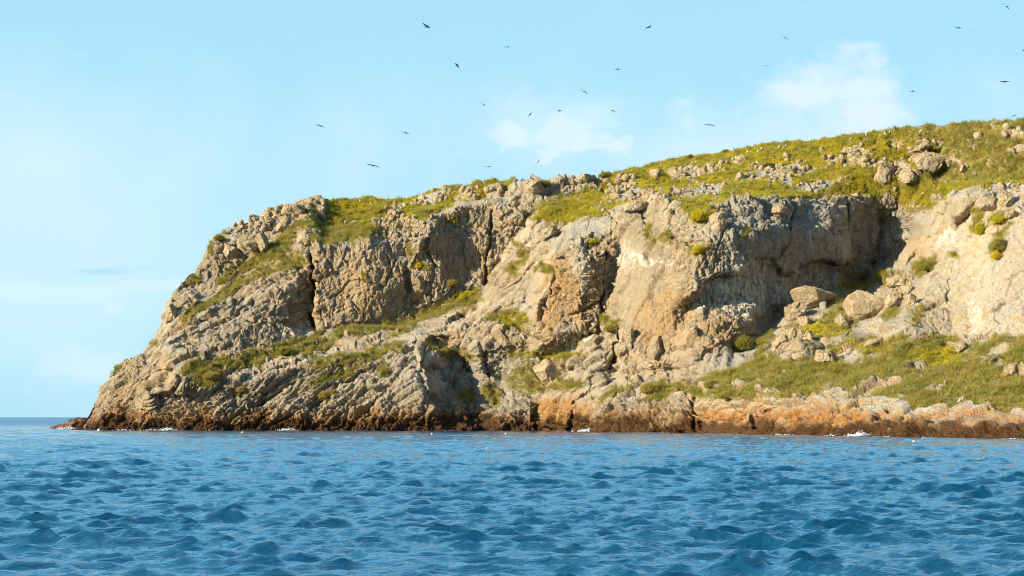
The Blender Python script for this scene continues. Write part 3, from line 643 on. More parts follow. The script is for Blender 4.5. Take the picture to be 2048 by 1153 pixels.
# px, py of the centre, half width, half height (photo pixels), turn, name, label
B = [
 (1728,612,42,34,0,'boulder','largest square block of pale rock standing on the slope below the cave'),
 (1634,597,44,24,12,'boulder','wide tan boulder topping the rock pile left of the square block'),
 (1594,622,24,15,10,'boulder','smooth rounded tan boulder under the left end of the wide topmost boulder'),
 (1612,643,18,13,0,'boulder','squat orange tan boulder beneath the wide topmost boulder'),
 (1585,640,10,10,0,'boulder','small round orange boulder left of the squat orange tan one'),
 (1618,676,13,17,0,'boulder','upright narrow boulder standing between the squat boulder and the lower outcrop'),
 (1601,676,8,15,0,'boulder','slim leaning slab stone just left of the upright narrow boulder'),
 (1587,667,10,10,0,'boulder','small rounded stone left of the slim leaning slab'),
 (1573,665,12,9,0,'boulder','low pale stone at the left foot of the rock pile'),
 (1560,690,18,24,-15,'boulder','pointed upright slab at the lower left of the rock pile'),
 (1606,700,36,24,0,'boulder','broad bumpy outcrop block at the bottom of the rock pile above the scrub'),
 (1650,712,26,16,-10,'boulder','flat grey block just right of the broad bumpy outcrop'),
 (1682,640,14,14,0,'boulder','small grey block against the lower left corner of the square block'),
 (1792,600,24,14,5,'boulder','grey boulder right of the square block at the foot of the slab'),
 (1785,565,16,12,25,'boulder','leaning grey stone above the grey boulder and below the cave mouth'),
 (1815,578,14,11,0,'boulder','dark cracked boulder touching the left edge of the pale slab'),
 (1822,603,11,15,20,'boulder','upright smooth grey stone leaning on the pale slab'),
 (1748,686,22,10,5,'boulder','low grey boulder in scrub just left of the pale slab foot'),
 (1922,694,16,13,15,'boulder','rounded tan boulder lying below the foot of the pale slab'),
 (2020,742,17,15,0,'boulder','knobbly grey boulder in green scrub near the right edge'),
 (2046,745,8,22,0,'boulder','tall tan boulder cut by the right edge of the photo above the shore'),
 (1100,740,34,22,-5,'boulder','big pitted brown boulder in the green gully between buttress and cliff'),
 (1254,682,21,24,5,'boulder','egg shaped brown boulder wedged against the foot of the pale wall'),
 (1312,700,18,16,20,'boulder','grey rounded boulder under the orange stained wall'),
 (1440,440,15,24,-12,'boulder','heart shaped grey block stuck in the cleft above the arched overhang'),
 (1557,420,15,12,0,'boulder','rounded boulder perched on the cliff edge above the shaded wall'),
 (1905,326,16,8,0,'boulder','low domed boulder alone in the green of the upper slope'),
 (1926,340,9,7,0,'boulder','smaller domed boulder below the lone low domed one'),
 (1712,390,10,5,0,'boulder','small pale stone on the grass just above the cave cliff'),
 (1846,292,10,6,0,'boulder','small pale boulder high on the upper slope'),
 (1792,290,9,6,0,'boulder','pale stone left of the small pale boulder high on the slope'),
 (616,476,20,17,0,'boulder','round knob of rock above the top of the dark vertical crack'),
 (573,447,22,17,0,'boulder','grey boulder in the tumbled rocks near the left crest'),
 (498,490,24,22,0,'boulder','large grey round boulder in the broken rocks below the left crest'),
 (528,487,14,18,0,'boulder','brown block leaning on the right of the large round boulder'),
 (462,505,20,12,-30,'boulder','tan tilted block near the left skyline'),
 (590,420,26,13,0,'boulder','blocky tan boulder capping the left end of the crest'),
 (640,424,13,12,0,'boulder','orange tan block on the crest beside the start of the grass'),
 (342,622,13,15,0,'boulder','nose of brown rock jutting from the left skyline'),
 (1030,408,9,7,0,'boulder','small brown stone at the top of the right hand crack'),
 (1070,378,22,18,0,'boulder','tall pale rock on the crest above the right hand crack'),
 (1168,358,18,10,0,'boulder','tan rock dome at the middle of the skyline'),
 (1098,465,24,9,22,'boulder','long flat stone lying on the grassy saddle in the middle'),
 (1270,412,24,11,0,'boulder','angular grey tan block at the edge of the yellow grass'),
 (2005,375,12,8,0,'boulder','small dark grey boulder above the pale slab'),
 (1980,405,24,14,-10,'boulder','big rounded block at the top edge of the pale slab'),
 (2010,400,16,20,0,'boulder','tall block right of the big rounded one over the pale slab'),
 (1930,420,40,24,15,'boulder','massive tan overhanging block at the top left of the pale slab'),
 (2024,428,16,8,5,'boulder','flat tan stone tucked under the blocks at the right edge'),
 (1850,328,26,22,-25,'boulder','big grey rock mass ending the outcrop on the upper slope'),
 (1770,348,24,17,15,'boulder','pitted tan boulder in the middle of the upper slope outcrop'),
 (1820,354,17,14,-20,'boulder','tan wedge of rock below the big grey rock mass'),
 (1700,302,22,8,10,'boulder','pale flat boulder at the left of the upper slope outcrop'),
 (1482,353,9,9,40,'boulder','leaning pale stone left of the scattered stones on the slope'),
 (1350,347,18,10,0,'boulder','pale boulder on the slope below the skyline, left of the bird ledge'),
 (1312,348,10,12,0,'boulder','brown upright rock on the slope above the yellow grass'),
 (786,424,9,6,0,'boulder','small tan stone with a white bird on it near the left crest'),
 (756,444,12,10,0,'boulder','grey stone in grass above the tall cracked face'),
]
def dscale(py, px): return ground(px, py)
for i, (px, py, hw, hh, ang, nm, lb) in enumerate(B):
    g0 = ground(px, py+hh*0.5); D = g0[1]; s_ = D/F
    rx, rz = hw*s_, hh*s_; ryy = 0.5*(rx+rz)*1.1
    o = new_obj(nm, boulder_mesh('boulder', rx, ryy, rz, i+1), label=lb, cat='boulder')
    D2 = D-ryy*0.15
    c = at(px, py+hh*0.1, D2); o.location = c; o.rotation_euler = (0, -math.radians(ang), 0)

# the low wave-washed rock off the left tip
v = IV.copy(); s_ = np.array([5.0, 3.0, 3.2]); v = v*s_
v[:, 2] *= np.clip(0.55+0.11*v[:, 0], 0.1, 1.1)
v = v+(v/np.linalg.norm(v, axis=1)[:, None])*(0.5*fbm(v/2+5, 3)+0.35*blocks(v/0.9+3, 0.8, 0.5, 0.2))[:, None]
mrk, t, b = mat('wet_dark_rock', (0.07, 0.04, 0.02), 0.7)
c_ = mixc(t, remap(t, noise(t, 1.5, 6, 0.7, objco(t)), 0.38, 0.62), (0.045, 0.025, 0.014), (0.19, 0.085, 0.03)); t.links.new(c_, b.inputs['Base Color'])
o = new_obj('sea_rock', mesh_np('sea_rock', v, IF, [mrk]), label='low dark brown rock washed by foam off the left tip of the headland', cat='rock')
o.location = (at(143, 850, 420)[0], 420, 0.3)

# loose stones: uncountable rubble on the slopes and in the boulder field
def rubble(weight, n, smin, smax, seed, name, label):
    g = np.random.default_rng(seed); p, fi = scatter(weight, n, seed)
    sz = smin+(smax-smin)*g.random(n)**3
    base = IV2[None]*(1+0*p[:1, None]); nv = len(IV2)
    r1 = g.normal(size=(n, 3, 3)); q, _ = np.linalg.qr(r1)
    sc = (0.55+0.8*g.random((n, 1, 3)))
    vv = np.repeat(IV2[None], n, 0)
    for k in range(6):
        nn = g.normal(size=(n, 1, 3)); nn /= np.linalg.norm(nn, axis=2, keepdims=True); h = 0.5+0.3*g.random((n, 1))
        dd = np.maximum((vv*nn).sum(2)-h, 0); vv = vv-dd[:, :, None]*nn*0.95
    vv = np.einsum('nij,nvj->nvi', q, vv*sc)*sz[:, None, None]+(p+N1[fi]*sz[:, None]*0.25)[:, None]
    f = (IF2[None]+(np.arange(n)*nv)[:, None, None]).reshape(-1, 3)
    me = mesh_np(name, vv.reshape(-1, 3), f, [M_BOULDER], smooth=False)
    new_obj(name, me, kind='stuff', label=label, cat='stones')
rubble(np.clip(talus*0.9+0.25*rocky+0.006*U1+0.05*slab*low, 0, 1)*sstep(-0.1, 0.3, N1[:, 2])*(1-np.clip(1.3*rb, 0, 1)), 3800, 0.12, 1.0, 21, 'loose_stones', 'loose pale stones and rubble strewn below the cave and over the slopes')

# ================================================================== SHRUBS
M_STEM, _, _ = mat('woody_stem', (0.10, 0.07, 0.04), 0.9)
def shrub(px, py, hw, hh, label, material, seed, tone):
    g = np.random.default_rng(seed); b0 = ground(px, py+hh*0.8); s_ = b0[1]/F; rx, rz = hw*s_, hh*s_*1.1
    root = new_obj('shrub', None, label=label, cat='shrub'); root.location = b0
    n = 420
    d_ = g.normal(size=(n, 3)); d_ /= np.linalg.norm(d_, axis=1)[:, None]
    lob = 0.75+0.35*perlin(d_*2+seed)
    c = d_*(g.random(n)**0.45*lob)[:, None]*np.array([rx, rx*0.85, rz]); c[:, 2] = np.abs(c[:, 2])*1.3+0.12
    me = tufts(c, np.repeat([[0, 0, 1.0]], n, 0), np.full(n, min(rx, rz)*0.42), 9, 0.09, 1.1, -0.1, np.full(n, tone)+g.normal(size=n)*0.2, 'foliage', material, '', seed)
    new_obj('foliage', me, parent=root)
    V = []; Fc = []
    for k in range(7):
        a = g.random()*6.28; tip = np.array([math.cos(a)*rx*0.6, math.sin(a)*rx*0.5, rz*(0.7+0.4*g.random())]); r0 = 0.04
        for (base, r) in ((np.zeros(3)-np.array([0, 0, .2]), r0), (tip*0.5*np.array([0.7, 0.7, 1]), r0*0.6), (tip, r0*0.25)):
            for q_ in range(4):
                V.append(base+np.array([math.cos(q_*1.57)*r, math.sin(q_*1.57)*r, 0]))
        o_ = len(V)-12
        for s2 in (0, 4):
            for q_ in range(4): Fc.append((o_+s2+q_, o_+s2+(q_+1) % 4, o_+s2+4+(q_+1) % 4, o_+s2+4+q_))
    new_obj('stem', mesh_np('stem', np.array(V), np.array(Fc), [M_STEM]), parent=root)
SH = [
 (1486,684,20,22,'dark olive shrub standing at the foot of the shaded wall below the arch',1,0.2),
 (1856,530,26,16,'wide green shrub growing between the cave mouth and the pale slab',1,0.1),
 (905,567,10,9,'small orange tinged shrub alone on the cliff face left of the right hand crack',1,0.95),
 (1998,492,16,20,'olive shrub on the upper part of the pale slab',1,0.2),
 (1992,512,10,12,'yellow green shrub just below the olive one on the pale slab',0,0.6),
 (1960,455,12,18,'narrow green shrub in the crack left of the slab shrubs',0,0.2),
 (2002,438,22,12,'green shrub under the blocks at the top of the pale slab',0,0.1),
 (1220,655,16,10,'rounded olive yellow shrub on the slab left of the pale wall',1,0.5),
 (1185,482,11,6,'green shrub on the shelf of the jutting brown block',0,0.3),
 (1395,498,14,12,'shrub clinging to the face above the left end of the arch',0,0.6),
 (1379,312,7,5,'dark twiggy shrub on the skyline above the bird ledge',1,0.1),
 (1450,302,12,5,'sparse brownish shrub on the skyline in the upper slope',1,0.3),
 (440,474,13,8,'dark green shrub on the left skyline',1,0.0),
 (1089,366,14,9,'dark green shrub between the crest rocks in the middle',1,0.0),
 (1210,349,14,8,'dark green shrub where the skyline grass begins',1,0.0),
 (1470,372,0,0,'',1,0),
 (1300,776,22,14,'tan olive shrub on the shore rocks left of the terrace',1,0.7),
 (1455,790,24,12,'wide olive shrub at the left end of the terrace',1,0.4),
 (1420,768,14,12,'rounded olive shrub behind the wide one at the left end of the terrace',1,0.3),
 (482,780,10,8,'orange brown shrub low on the left slabs',1,1.0),
 (650,788,14,9,'straw coloured shrub on the slabs above the middle shore',1,1.0),
 (570,700,22,12,'large green shrub at the left end of the grassy ledge',1,0.1),
 (420,752,20,10,'brownish shrub at the left of the lower bench',1,0.8),
 (850,622,0,0,'',1,0),
 (935,590,26,11,'bright green shrub patch at the right end of the grassy ledge',0,0.2),
 (855,500,9,7,'yellow green shrub in the hollow above the tall face',0,0.5),
 (838,530,9,8,'bright yellow green shrub below the one in the hollow of the tall face',0,0.8),
 (1400,430,22,16,'dense yellow green shrub spilling over the cliff top left of the arch',0,0.4),
]
for k, (px, py, hw, hh, lb, kind, tone) in enumerate(SH):
    if hw: shrub(px, py, hw, hh, lb, M_SCRUB if kind else M_GRASS, 100+k, tone)

# ================================================================== THE SEA
sd_ = np.concatenate([np.linspace(19.6, 40, 160), np.linspace(42, 75, 12)])
ang = np.radians(np.concatenate([-sd_[::-1], np.linspace(-19.5, 19.5, 1120), sd_]))
ta = np.tan(ang)
rows = [4.0]
while rows[-1] < 9000:
    d_ = rows[-1]
    rows.append(d_+(1.0 if d_ < 24 else max(0.10, 0.0021*d_) if d_ < 430 else 0.008*d_ if d_ < 1500 else 0.06*d_))
rows = np.array(rows)
YY, TA = np.meshgrid(rows, ta, indexing='ij'); XX = YY*TA
step = np.maximum(np.gradient(rows)[:, None]*np.ones_like(XX), 0.8*YY*np.gradient(ta)[None, :])
x = XX.ravel().astype(np.float32); y = YY.ravel().astype(np.float32); st = step.ravel().astype(np.float32)
Zw = np.zeros_like(x); dX = np.zeros_like(x); dY = np.zeros_like(x)
gw = np.random.default_rng(12)
wind = math.radians(258)    # direction the waves run: towards the viewer and a little to the left
NW = 140; SL = 0.086
for k in range(NW):
    lam = 0.16*(4.0/0.16)**((k+gw.random())/NW)
    th = wind + gw.normal()*(0.24 if lam > 1.0 else 0.38)
    amp = SL*lam/6.283*(1.0 if lam < 0.7 else (0.6/lam)**0.85)
    kk = 2*math.pi/lam; ph = gw.random()*6.283
    cx, cy = math.cos(th), math.sin(th)
    fade = np.exp(-(2.0*st/lam)**2)
    q = kk*(cx*x+cy*y)+ph
    a_ = amp*fade*(1+0.7*np.sin(q*0.13+ph*3+0.11*kk*(cy*x-cx*y)))
    Zw += a_*np.sin(q); c_ = np.cos(q)*a_*0.68
    dX += cx*c_; dY += cy*c_
# gusts make rougher and calmer patches
pw = np.stack([x/14, y/22, 0*x], 1); gust = 1.0+0.55*perlin(pw)
Zs = max(1e-6, float(Zw[(y > 40) & (y < 300)].std())); Zw = Zw+0.10*(Zw*Zw/Zs-Zs)   # peaked crests, broad troughs
Zw *= gust; dX *= gust; dY *= gust
v = np.stack([x+dX, y+dY, Zw], 1)
R_, C_ = XX.shape; idx = np.arange(R_*C_).reshape(R_, C_)
wf = np.stack([idx[:-1, :-1], idx[:-1, 1:], idx[1:, 1:], idx[1:, :-1]], -1).reshape(-1, 4)
mw, t, b = mat('sea_water', (0.002, 0.054, 0.135), 0.05)
b.inputs['IOR'].default_value = 1.6
o_ = objco(t, (0.42, 2.0, 1))
wn1 = noise(t, 5.5, 5, 0.62, o_, 0.4)
wn2 = noise(t, 0.6, 5, 0.6, o_, 0.3)
bump(t, b, mul(t, mul(t, mul(t, wn1, 0.38), wn2, 'ADD'), mul(t, noise(t, 17, 3, 0.6, o_), 0.11), 'ADD'), 1.0, 0.12)
rr = attr(t, 'far'); t.links.new(remap(t, rr, 0, 1, 0.04, 0.34), b.inputs['Roughness'])
new_obj('sea', mesh_np('sea', v, wf, [mw], dict(far=sstep(150, 900, y))), kind='structure', label='blue choppy sea with small wind waves')

# ---- foam where the swell breaks on the rocks
mf, t, b = mat('sea_foam', (0.72, 0.76, 0.78), 0.6)
V = []; FF = []; gf = np.random.default_rng(31)
def foam_blob(px, py, wpx, hpx, D, n):
    n = int(n*1.6) if n > 70 else n//2
    for k in range(n):
        u = gf.normal()*0.4; s_ = D/F
        X_ = (px-1024+u*wpx)/F*D; env = max(0.05, 1-abs(u)*0.9)
        Z_ = abs(gf.normal())*hpx*s_*0.45*env; Y_ = D+gf.normal()*0.7
        r = (0.025+0.10*gf.random()*env)*(1.0 if Z_ < hpx*s_*0.5 else 0.6)
        i0 = sum(len(q_) for q_ in V)
        V.append(IV2*np.array([r*1.6, r, r*0.75])*(1+0.25*gf.normal(size=(len(IV2), 1)))+np.array([X_, Y_, Z_])); FF.append(IF2+i0)
for (px, w_, h_, n) in ((138,46,7,120),(120,30,4,40),(335,26,9,110),(300,60,3,60),(250,40,3,40),(575,34,8,80),(1176,26,11,130),(1150,34,4,40),(1722,40,13,190),(1670,34,5,60),(1560,24,4,30),(1580,30,3,30),(1780,20,3,26),(1860,30,3,20),(430,40,2,20),(700,60,2,24),(1250,60,2,20),(1330,40,2,14),(2030,30,3,20),(900,60,2,12)):
    D = float(np.interp(px, [a for a, b_ in shore], [b_ for a, b_ in shore]))
    if px < 150: D = 408
    foam_blob(px, 0, w_, h_, D-1.9, n)
new_obj('sea_foam', mesh_np('foam', np.vstack(V), np.vstack(FF), [mf]), kind='stuff', label='white foam and spray breaking along the foot of the rocks', cat='foam')

# ================================================================== BUOYS
def lathe(prof, seg=16):
    V = []; Fc = []
    for (r, z) in prof:
        for k in range(seg): V.append((r*math.cos(k*2*math.pi/seg), r*math.sin(k*2*math.pi/seg), z))
    for i in range(len(prof)-1):
        for k in range(seg): Fc.append((i*seg+k, i*seg+(k+1) % seg, (i+1)*seg+(k+1) % seg, (i+1)*seg+k))
    return np.array(V), np.array(Fc)
def buoy(px, py, r, colr, label):
    D = H*F/(py-HY); X_, Y_ = (px-1024)/F*D, D
    root = new_obj('buoy', None, label=label, cat='buoy', group='small buoys in front of the headland'); root.location = (X_, Y_, 0.05)
    m, t, b = mat('buoy_plastic', colr, 0.45)
    c_ = mixc(t, remap(t, noise(t, 5, 4, 0.6, objco(t)), 0.5, 0.7, 0, 0.5), colr, (0.35, 0.28, 0.16)); t.links.new(c_, b.inputs['Base Color'])
    V_, F_ = lathe([(0.01, -r*0.8), (r*0.7, -r*0.65), (r, -r*0.1), (r*0.98, r*0.2), (r*0.7, r*0.7), (r*0.3, r*0.95), (0.01, r)])
    new_obj('float', mesh_np('float', V_, F_, [m]), parent=root)
    V_, F_ = lathe([(r*0.12, r*0.9), (r*0.22, r*1.0), (r*0.22, r*1.2), (r*0.1, r*1.28), (0.01, r*1.28)], 10)
    new_obj('lifting_eye', mesh_np('eye', V_, F_, [m]), parent=root)
buoy(198, 862.6, 0.38, (0.72, 0.66, 0.50), 'largest pale cream buoy floating at the foot of the left tip')
buoy(485, 867, 0.24, (0.72, 0.52, 0.12), 'small yellow buoy off the lower left slabs')
buoy(864, 869.5, 0.19, (0.72, 0.62, 0.45), 'tiny pale buoy in front of the shaded buttress')
buoy(1012, 869.5, 0.20, (0.75, 0.55, 0.32), 'tiny peach buoy in front of the shaded gully')
buoy(1828, 885, 0.18, (0.80, 0.62, 0.32), 'pale orange buoy nearest the right hand shore')
buoy(974, 899, 0.10, (0.55, 0.60, 0.35), 'smallest greenish buoy farthest out from the rocks')

# ================================================================== BIRDS
M_WHITE, _, _ = mat('white_feathers', (0.78, 0.76, 0.70), 0.8)
M_BLACK, _, _ = mat('black_feathers', (0.022, 0.02, 0.02), 0.7)
M_BROWN, _, _ = mat('brown_feathers', (0.12, 0.08, 0.05), 0.8)
M_GREYF, _, _ = mat('grey_feathers', (0.16, 0.19, 0.21), 0.8)
M_BILL, _, _ = mat('grey_bill', (0.35, 0.36, 0.30), 0.5)
BM = [M_WHITE, M_BLACK, M_BROWN, M_GREYF, M_BILL]
def loft(rings):
    V = []; Fc = []; k = len(rings[0])
    for r in rings: V += list(r)
    for i in range(len(rings)-1):
        for j in range(k): Fc.append((i*k+j, i*k+(j+1) % k, (i+1)*k+(j+1) % k, (i+1)*k+j))
    return V, Fc
def body_rings(stations, axis, up, seg=8):
    axis = Vector(axis).normalized(); side = axis.cross(Vector(up)).normalized(); u = side.cross(axis)
    return [[tuple(Vector(c)+side*(math.cos(a)*rw)+u*(math.sin(a)*rh)) for a in [q*2*math.pi/seg for q in range(seg)]] for (c, rw, rh) in stations]
def flying(px, py, D, ltip, rtip, axis, scheme, label, blen=0.66):
    """ltip, rtip: wing tips in photo pixels from the body; axis: heading in the world"""
    s_ = D/F; ax = Vector(axis).normalized()
    if abs(ax.y) > 0.9: ax = Vector((ax.x, ax.y, -0.42*ax.y)).normalized()
    V = []; Fc = []; MI = []
    def add(v, f, mi):
        o_ = len(V); V.extend(v); Fc.extend([tuple(a+o_ for a in q) for q in f]); MI.extend(mi if isinstance(mi, list) else [mi]*len(f))
    b_ = blen/2; up = Vector((0, 0, 1)) if abs(ax.z) < 0.9 else Vector((0, 1, 0))
    sts = [(-1.15, .008, .012), (-0.95, .05, .012), (-0.6, .045, .035), (-0.2, .085, .08), (0.2, .09, .085), (0.5, .065, .065), (0.68, .042, .045), (0.8, .05, .052), (0.93, .03, .03), (1.05, .012, .014), (1.22, .004, .004)]
    v, f = loft(body_rings([(ax*(t_*b_), w_*blen/0.75, h_*blen/0.75) for (t_, w_, h_) in sts], ax, up))
    bodym, wingm, tipm = scheme
    add(v, f, [bodym if i < 8*8 else 4 for i in range(len(f))])
    for (tx, ty) in (ltip, rtip):
        tip = Vector((tx*s_, 0, -ty*s_))
        tip.y = -ax.y*0.0 + (0.15 if tx < 0 else -0.1)*tip.length*0.3
        n_ = tip.cross(ax)
        if n_.length < 1e-4: n_ = Vector((0, 1, 0))
        n_.normalize(); span = tip.length
        rings = []
        # root, elbow, wrist, hand, tip : sweep and arch
        for (u_, sw, ar, ch, th) in ((0, .10, 0, .20, .022), (.22, .14, .05, .19, .018), (.45, .20, .08, .16, .013), (.72, .12, .06, .10, .008), (.9, .02, .02, .06, .005), (1.0, -.06, 0, .012, .003)):
            base = tip*u_ + ax*(sw*span*0.35) + Vector((0, 0, 1))*(ar*span*0.7)
            c2 = max(ch*1.35, 0.02)
            fr_ = base+ax*(c2*0.45); bk_ = base-ax*(c2*0.55); md = base+ax*(c2*0.1)
            rings.append([tuple(fr_), tuple(md+n_*th), tuple(bk_), tuple(md-n_*th)])
        v, f = loft(rings); mi = []
        for i in range(5): mi += [wingm if i < 2 else tipm]*4
        f2 = [(0, 1, 2, 3), (20, 23, 22, 21)]
        add(v, f+f2, mi+[wingm, tipm])
    me = bpy.data.meshes.new('bird'); me.from_pydata(V, [], Fc); me.update()
    for m in BM: me.materials.append(m)
    me.polygons.foreach_set('material_index', MI); me.polygons.foreach_set('use_smooth', [True]*len(Fc))
    o = new_obj('flying_bird', me, label=label, cat='bird', group='seabirds flying over the headland')
    o.location = at(px, py, D)
WB, BL, GR, WG = (0, 0, 1), (1, 1, 1), (3, 3, 3), (0, 3, 1)
fl = [
 (853,53,250,(-8,-7),(8,4),(-.4,.3,-.35),BL,'black bird with its left wing raised, leftmost of the two highest dark birds'),
 (914,131,290,(-5,-4),(4,6),(.5,-.3,.5),BL,'small black bird diving below and right of the high black one'),
 (966,209,290,(-3,-4),(4,4),(-.7,-.3,.15),WB,'white bird with one black wing pointing down, left of the middle'),
 (1014,94,300,(-6,1),(6,1),(.1,-1,0),WB,'white bird with dark drooping wing tips near the top middle'),
 (1060,229,290,(-3,5),(4,-4),(.5,.4,.3),BL,'black bird banking steeply above the middle crest'),
 (1119,222,330,(-6,1),(6,1),(-.2,-1,0),(3,3,1),'pale grey bird gliding level beside the banking black one'),
 (1168,183,240,(-8,-5),(7,6),(-.75,-.5,-.1),WB,'bright white bird with dark wings slanting down to the right'),
 (1235,139,330,(-7,0),(7,0),(.2,1,0),GR,'thin grey bird gliding flat, high right of the middle'),
 (1226,222,330,(-6,0),(6,2),(.2,1,0),GR,'grey bird gliding with its right wing lower, below the thin flat one'),
 (1297,55,250,(-8,4),(7,-5),(.9,.3,.1),BL,'heavy black bird with a bent left wing at the top of the sky'),
 (1571,76,270,(-8,-3),(8,5),(-.7,-.6,.1),(0,2,1),'white and black bird at the upper right with long pointed wings'),
 (1532,132,290,(-6,1),(6,1),(-.8,-.5,0),WB,'stubby white bird below the white and black one'),
 (1419,250,270,(-11,-1),(12,3),(.1,1,0),(0,3,3),'pale bird with very long thin grey wings above the green slope'),
 (1917,56,300,(-8,0),(8,1),(.1,1,0),GR,'grey bird gliding near the upper right corner'),
 (2013,13,230,(-7,-6),(6,7),(-.8,-.5,.0),WB,'white bird with black wing tips in the top right corner'),
 (2009,164,270,(-11,0),(11,0),(.1,1,-.05),BL,'large dark bird gliding flat at the right edge of the sky'),
 (1825,183,330,(-7,0),(6,1),(.1,1,0),GR,'faint grey bird gliding left of the large dark one'),
 (2028,232,320,(-7,5),(6,-4),(.7,.5,.2),(1,1,1),'dark bird flying low over the skyline at the far right'),
 (640,252,280,(-11,-2),(11,4),(.1,1,0),(1,3,1),'dark grey bird with drooping wings, leftmost in the sky'),
 (811,266,310,(-9,-2),(9,3),(.1,1,0),GR,'slender grey bird left of the middle with tilted wings'),
 (746,332,260,(-14,-3),(14,4),(.15,-1,0),(2,1,1),'biggest black bird with a brown body, wings spread over the left crest'),
 (976,334,340,(-7,0),(7,0),(.1,1,0),WG,'faint white bird low over the middle crest'),
 (1077,323,300,(-3,5),(4,-4),(.4,.6,.3),(3,1,1),'dark bird banking just above the middle crest'),
 (2047,101,330,(-3,0),(9,1),(.1,1,0),GR,'grey bird cut off by the right edge of the photo'),
]
for a in fl: flying(*a)

def perched_mesh(name, back, front_, head_, raised=False):
    V = []; Fc = []; MI = []
    def add(v, f, mi):
        o_ = len(V); V.extend(v); Fc.extend([tuple(a+o_ for a in q) for q in f]); MI.extend([mi]*len(f) if not isinstance(mi, list) else mi)
    # one body from tail to bill, leaning upright, facing +x
    path = [((-.30, 0, .06), .02, .01), ((-.22, 0, .13), .05, .03), ((-.10, 0, .24), .095, .085), ((0, 0, .34), .115, .11), ((.07, 0, .45), .09, .09), ((.10, 0, .55), .05, .052), ((.11, 0, .63), .045, .048), ((.14, 0, .69), .055, .055), ((.19, 0, .70), .04, .04), ((.23, 0, .69), .018, .02), ((.31, 0, .67), .004, .005)]
    rings = []
    for i, (c, rw, rh) in enumerate(path):
        a = Vector(path[max(0, i-1)][0]); b = Vector(path[min(len(path)-1, i+1)][0]); ax = (b-a).normalized()
        rings += body_rings([(c, rw, rh)], ax, (0.2, 0, 1) if abs(ax.z) < .9 else (-1, 0, 0.1))
    v, f = loft(rings); mi = []
    for i in range(10): mi += [4 if i >= 8 else head_ if i >= 4 else front_]*8
    add(v, f, mi)
    for sgn in (-1, 1):
        if raised:
            pr = [((.05, .08*sgn, .45), .14), ((-.02, .30*sgn, .68), .15), ((-.12, .42*sgn, .95), .10), ((-.25, .48*sgn, 1.2), .02)]
            rings = [[(c[0]+w_/2, c[1], c[2]), (c[0], c[1]+.012, c[2]), (c[0]-w_/2, c[1], c[2]-.02), (c[0], c[1]-.012, c[2])] for c, w_ in pr]
        else:
            pr = [((.05, .085*sgn, .46), .03), ((.0, .115*sgn, .38), .10), ((-.10, .11*sgn, .28), .10), ((-.24, .05*sgn, .12), .05), ((-.36, .02*sgn, .03), .01)]
            rings = [[(c[0]+w_*.6, c[1], c[2]-w_*.4), (c[0], c[1]+.015, c[2]), (c[0]-w_*.6, c[1], c[2]+w_*.4), (c[0], c[1]-.015, c[2])] for c, w_ in pr]
        v, f = loft(rings); add(v, f, back)
        lg = [[(x_+.012*math.cos(q), .05*sgn+.012*math.sin(q), z_) for q in (0, 1.57, 3.14, 4.71)] for x_, z_ in ((-.02, .24), (0, .12), (-.01, 0))]
        v, f = loft(lg); add(v, f, 4)
        add([(-.03, .05*sgn, .008), (.09, .02*sgn, .004), (.10, .05*sgn, .006), (.08, .09*sgn, .004)], [(0, 1, 2, 3)], 4)
    me = bpy.data.meshes.new(name); me.from_pydata(V, [], Fc); me.update()
    for m in BM: me.materials.append(m)
    me.polygons.foreach_set('material_index', MI); me.polygons.foreach_set('use_smooth', [True]*len(Fc))
    return me
PM = {'w': perched_mesh('booby', 2, 0, 0), 'v': perched_mesh('chick', 0, 0, 0), 'd': perched_mesh('dark_bird', 1, 1, 1), 'r': perched_mesh('raised_wings', 1, 2, 2, True)}
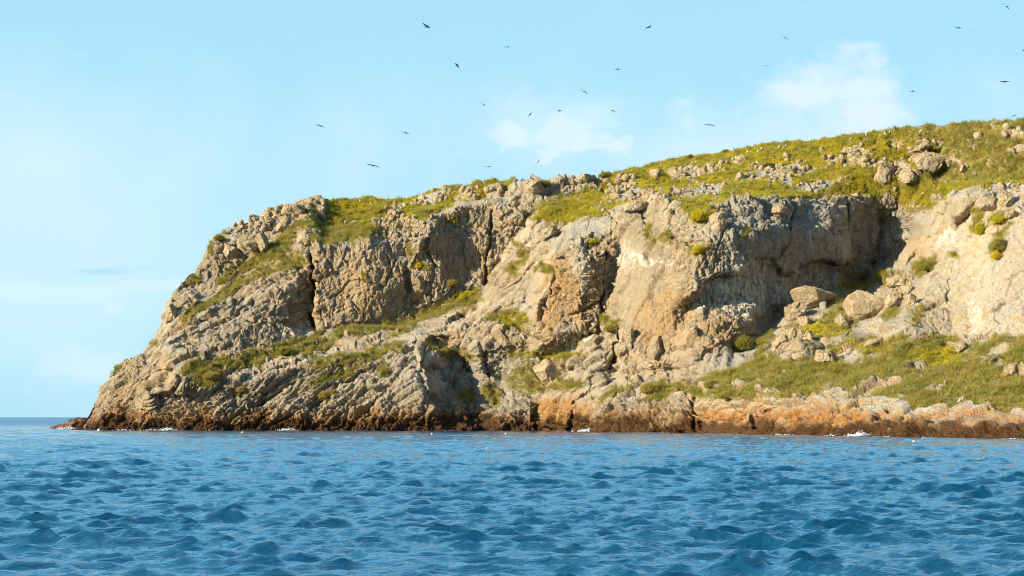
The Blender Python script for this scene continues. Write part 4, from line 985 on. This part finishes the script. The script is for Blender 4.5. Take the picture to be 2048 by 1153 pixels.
pr = [
 (740,411,'v','small white bird in the grass of the left crest, below the pair nearer the skyline'),
 (753,407,'w','white bird standing upright in the grass just right of the small white one'),
 (720,405,'v','white bird sitting low on the left skyline grass'),
 (785,420,'v','white bird on top of the small tan stone near the left crest'),
 (801,420,'w','white bird on the pale rock right of the bird on the tan stone'),
 (649,404,'r','dark bird with both wings raised on the left crest rocks'),
 (641,405,'d','dark bird beside the one with raised wings on the left crest'),
 (966,368,'w','white headed bird on a pale rock on the skyline above the right hand crack'),
 (1042,361,'d','dark bird on the skyline left of the blackest one near the crest rocks'),
 (1063,359,'d','black bird perched beside the tall pale crest rock'),
 (1159,353,'v','white bird standing on the tan rock dome of the skyline'),
 (1251,364,'v','white bird on a pale stone where the yellow slope begins'),
 (1296,348,'w','brown backed white bird on the pale rocks under the skyline, above the yellow grass'),
 (1384,331,'v','left bird of the close pair on the long pale ledge of the slope'),
 (1390,329,'w','right bird of the close pair on the long pale ledge of the slope'),
 (1423,334,'v','white bird standing tall at the right end of the long pale ledge'),
 (1466,300,'d','dark bird standing on the skyline grass, right of the sparse shrub'),
 (1464,322,'v','white bird in the grass, left of two below the dark skyline bird'),
 (1472,319,'w','white bird in the grass, right of two below the dark skyline bird'),
 (1493,307,'v','pale bird sitting beside a dark backed one under the skyline'),
 (1500,308,'w','dark backed bird right of the pale sitting one under the skyline'),
 (1515,307,'w','brownish bird in the grass between the sitting pair and the shrub on the skyline'),
 (1521,301,'v','tiny white bird just under the skyline'),
 (1557,297,'v','white bird under the dark green skyline hump'),
 (1569,296,'w','large brown and white bird right of the white one under the skyline hump'),
 (1514,330,'v','white bird in the green near the scattered stones of the slope'),
 (1700,282,'v','white bird sitting in the yellow grass left of the tall white pair'),
 (1734,274,'w','tall white bird standing on a low stone in the upper grass'),
 (1770,270,'v','white bird sitting between the tall standing bird and the rock perch'),
 (1779,270,'w','white bird perched on the brown rocks near the upper skyline'),
 (1789,262,'r','dark bird with wings lifted on the upper skyline'),
 (1840,267,'v','small pale bird standing alone in the grass below the upper skyline'),
 (1702,326,'v','white bird on the outcrop in the middle of the upper slope'),
 (1875,294,'v','left of two tiny white birds in the grass right of the small pale boulder'),
 (1880,294,'v','right of two tiny white birds in the grass right of the small pale boulder'),
 (2025,269,'w','brown and white bird on the rocks near the upper right edge'),
 (2017,373,'v','white bird standing on the grass above the pale slab, at the right edge'),
 (1844,395,'w','white bird on the grass strip right of the cave cliff'),
 (1729,401,'v','white bird at the cliff edge above the cave'),
 (1569,409,'w','white bird on the cliff edge above the shaded wall'),
 (1738,795,'w','brown and white bird on the tan rocks at the lower edge of the terrace'),
 (1812,779,'d','dark bird on the flat grey rock in the terrace scrub'),
 (1917,805,'v','white bird on the low rocks at the right of the terrace scrub'),
 (1922,806,'w','brown backed bird beside the white one at the right of the terrace scrub'),
 (1695,674,'d','large dark bird perched in the scrub left of the pale slab foot'),
 (1627,726,'d','left of two dark birds on the rocks under the rock pile'),
 (1639,723,'d','right of two dark birds on the rocks under the rock pile'),
]
gb = random.Random(5)
for (px, py, k, lb) in pr:
    o = new_obj('perched_bird', PM[k], label=lb, cat='bird', group='seabirds resting on the headland')
    g0 = ground(px, py, 1.5)
    o.location = (g0[0], g0[1]-0.12, g0[2]+0.02); o.rotation_euler = (0, 0, gb.choice([math.pi, 0, -2.2, -0.8, math.pi*0.85]))
    sc_ = 1.12 if k != 'r' else 0.95
    o.scale = (sc_, sc_, sc_)
    if py > 640: o.scale = (0.85,)*3
    if px in (1734, 1695, 1570): o.scale = (1.35,)*3
print('verts', len(P1), len(x))
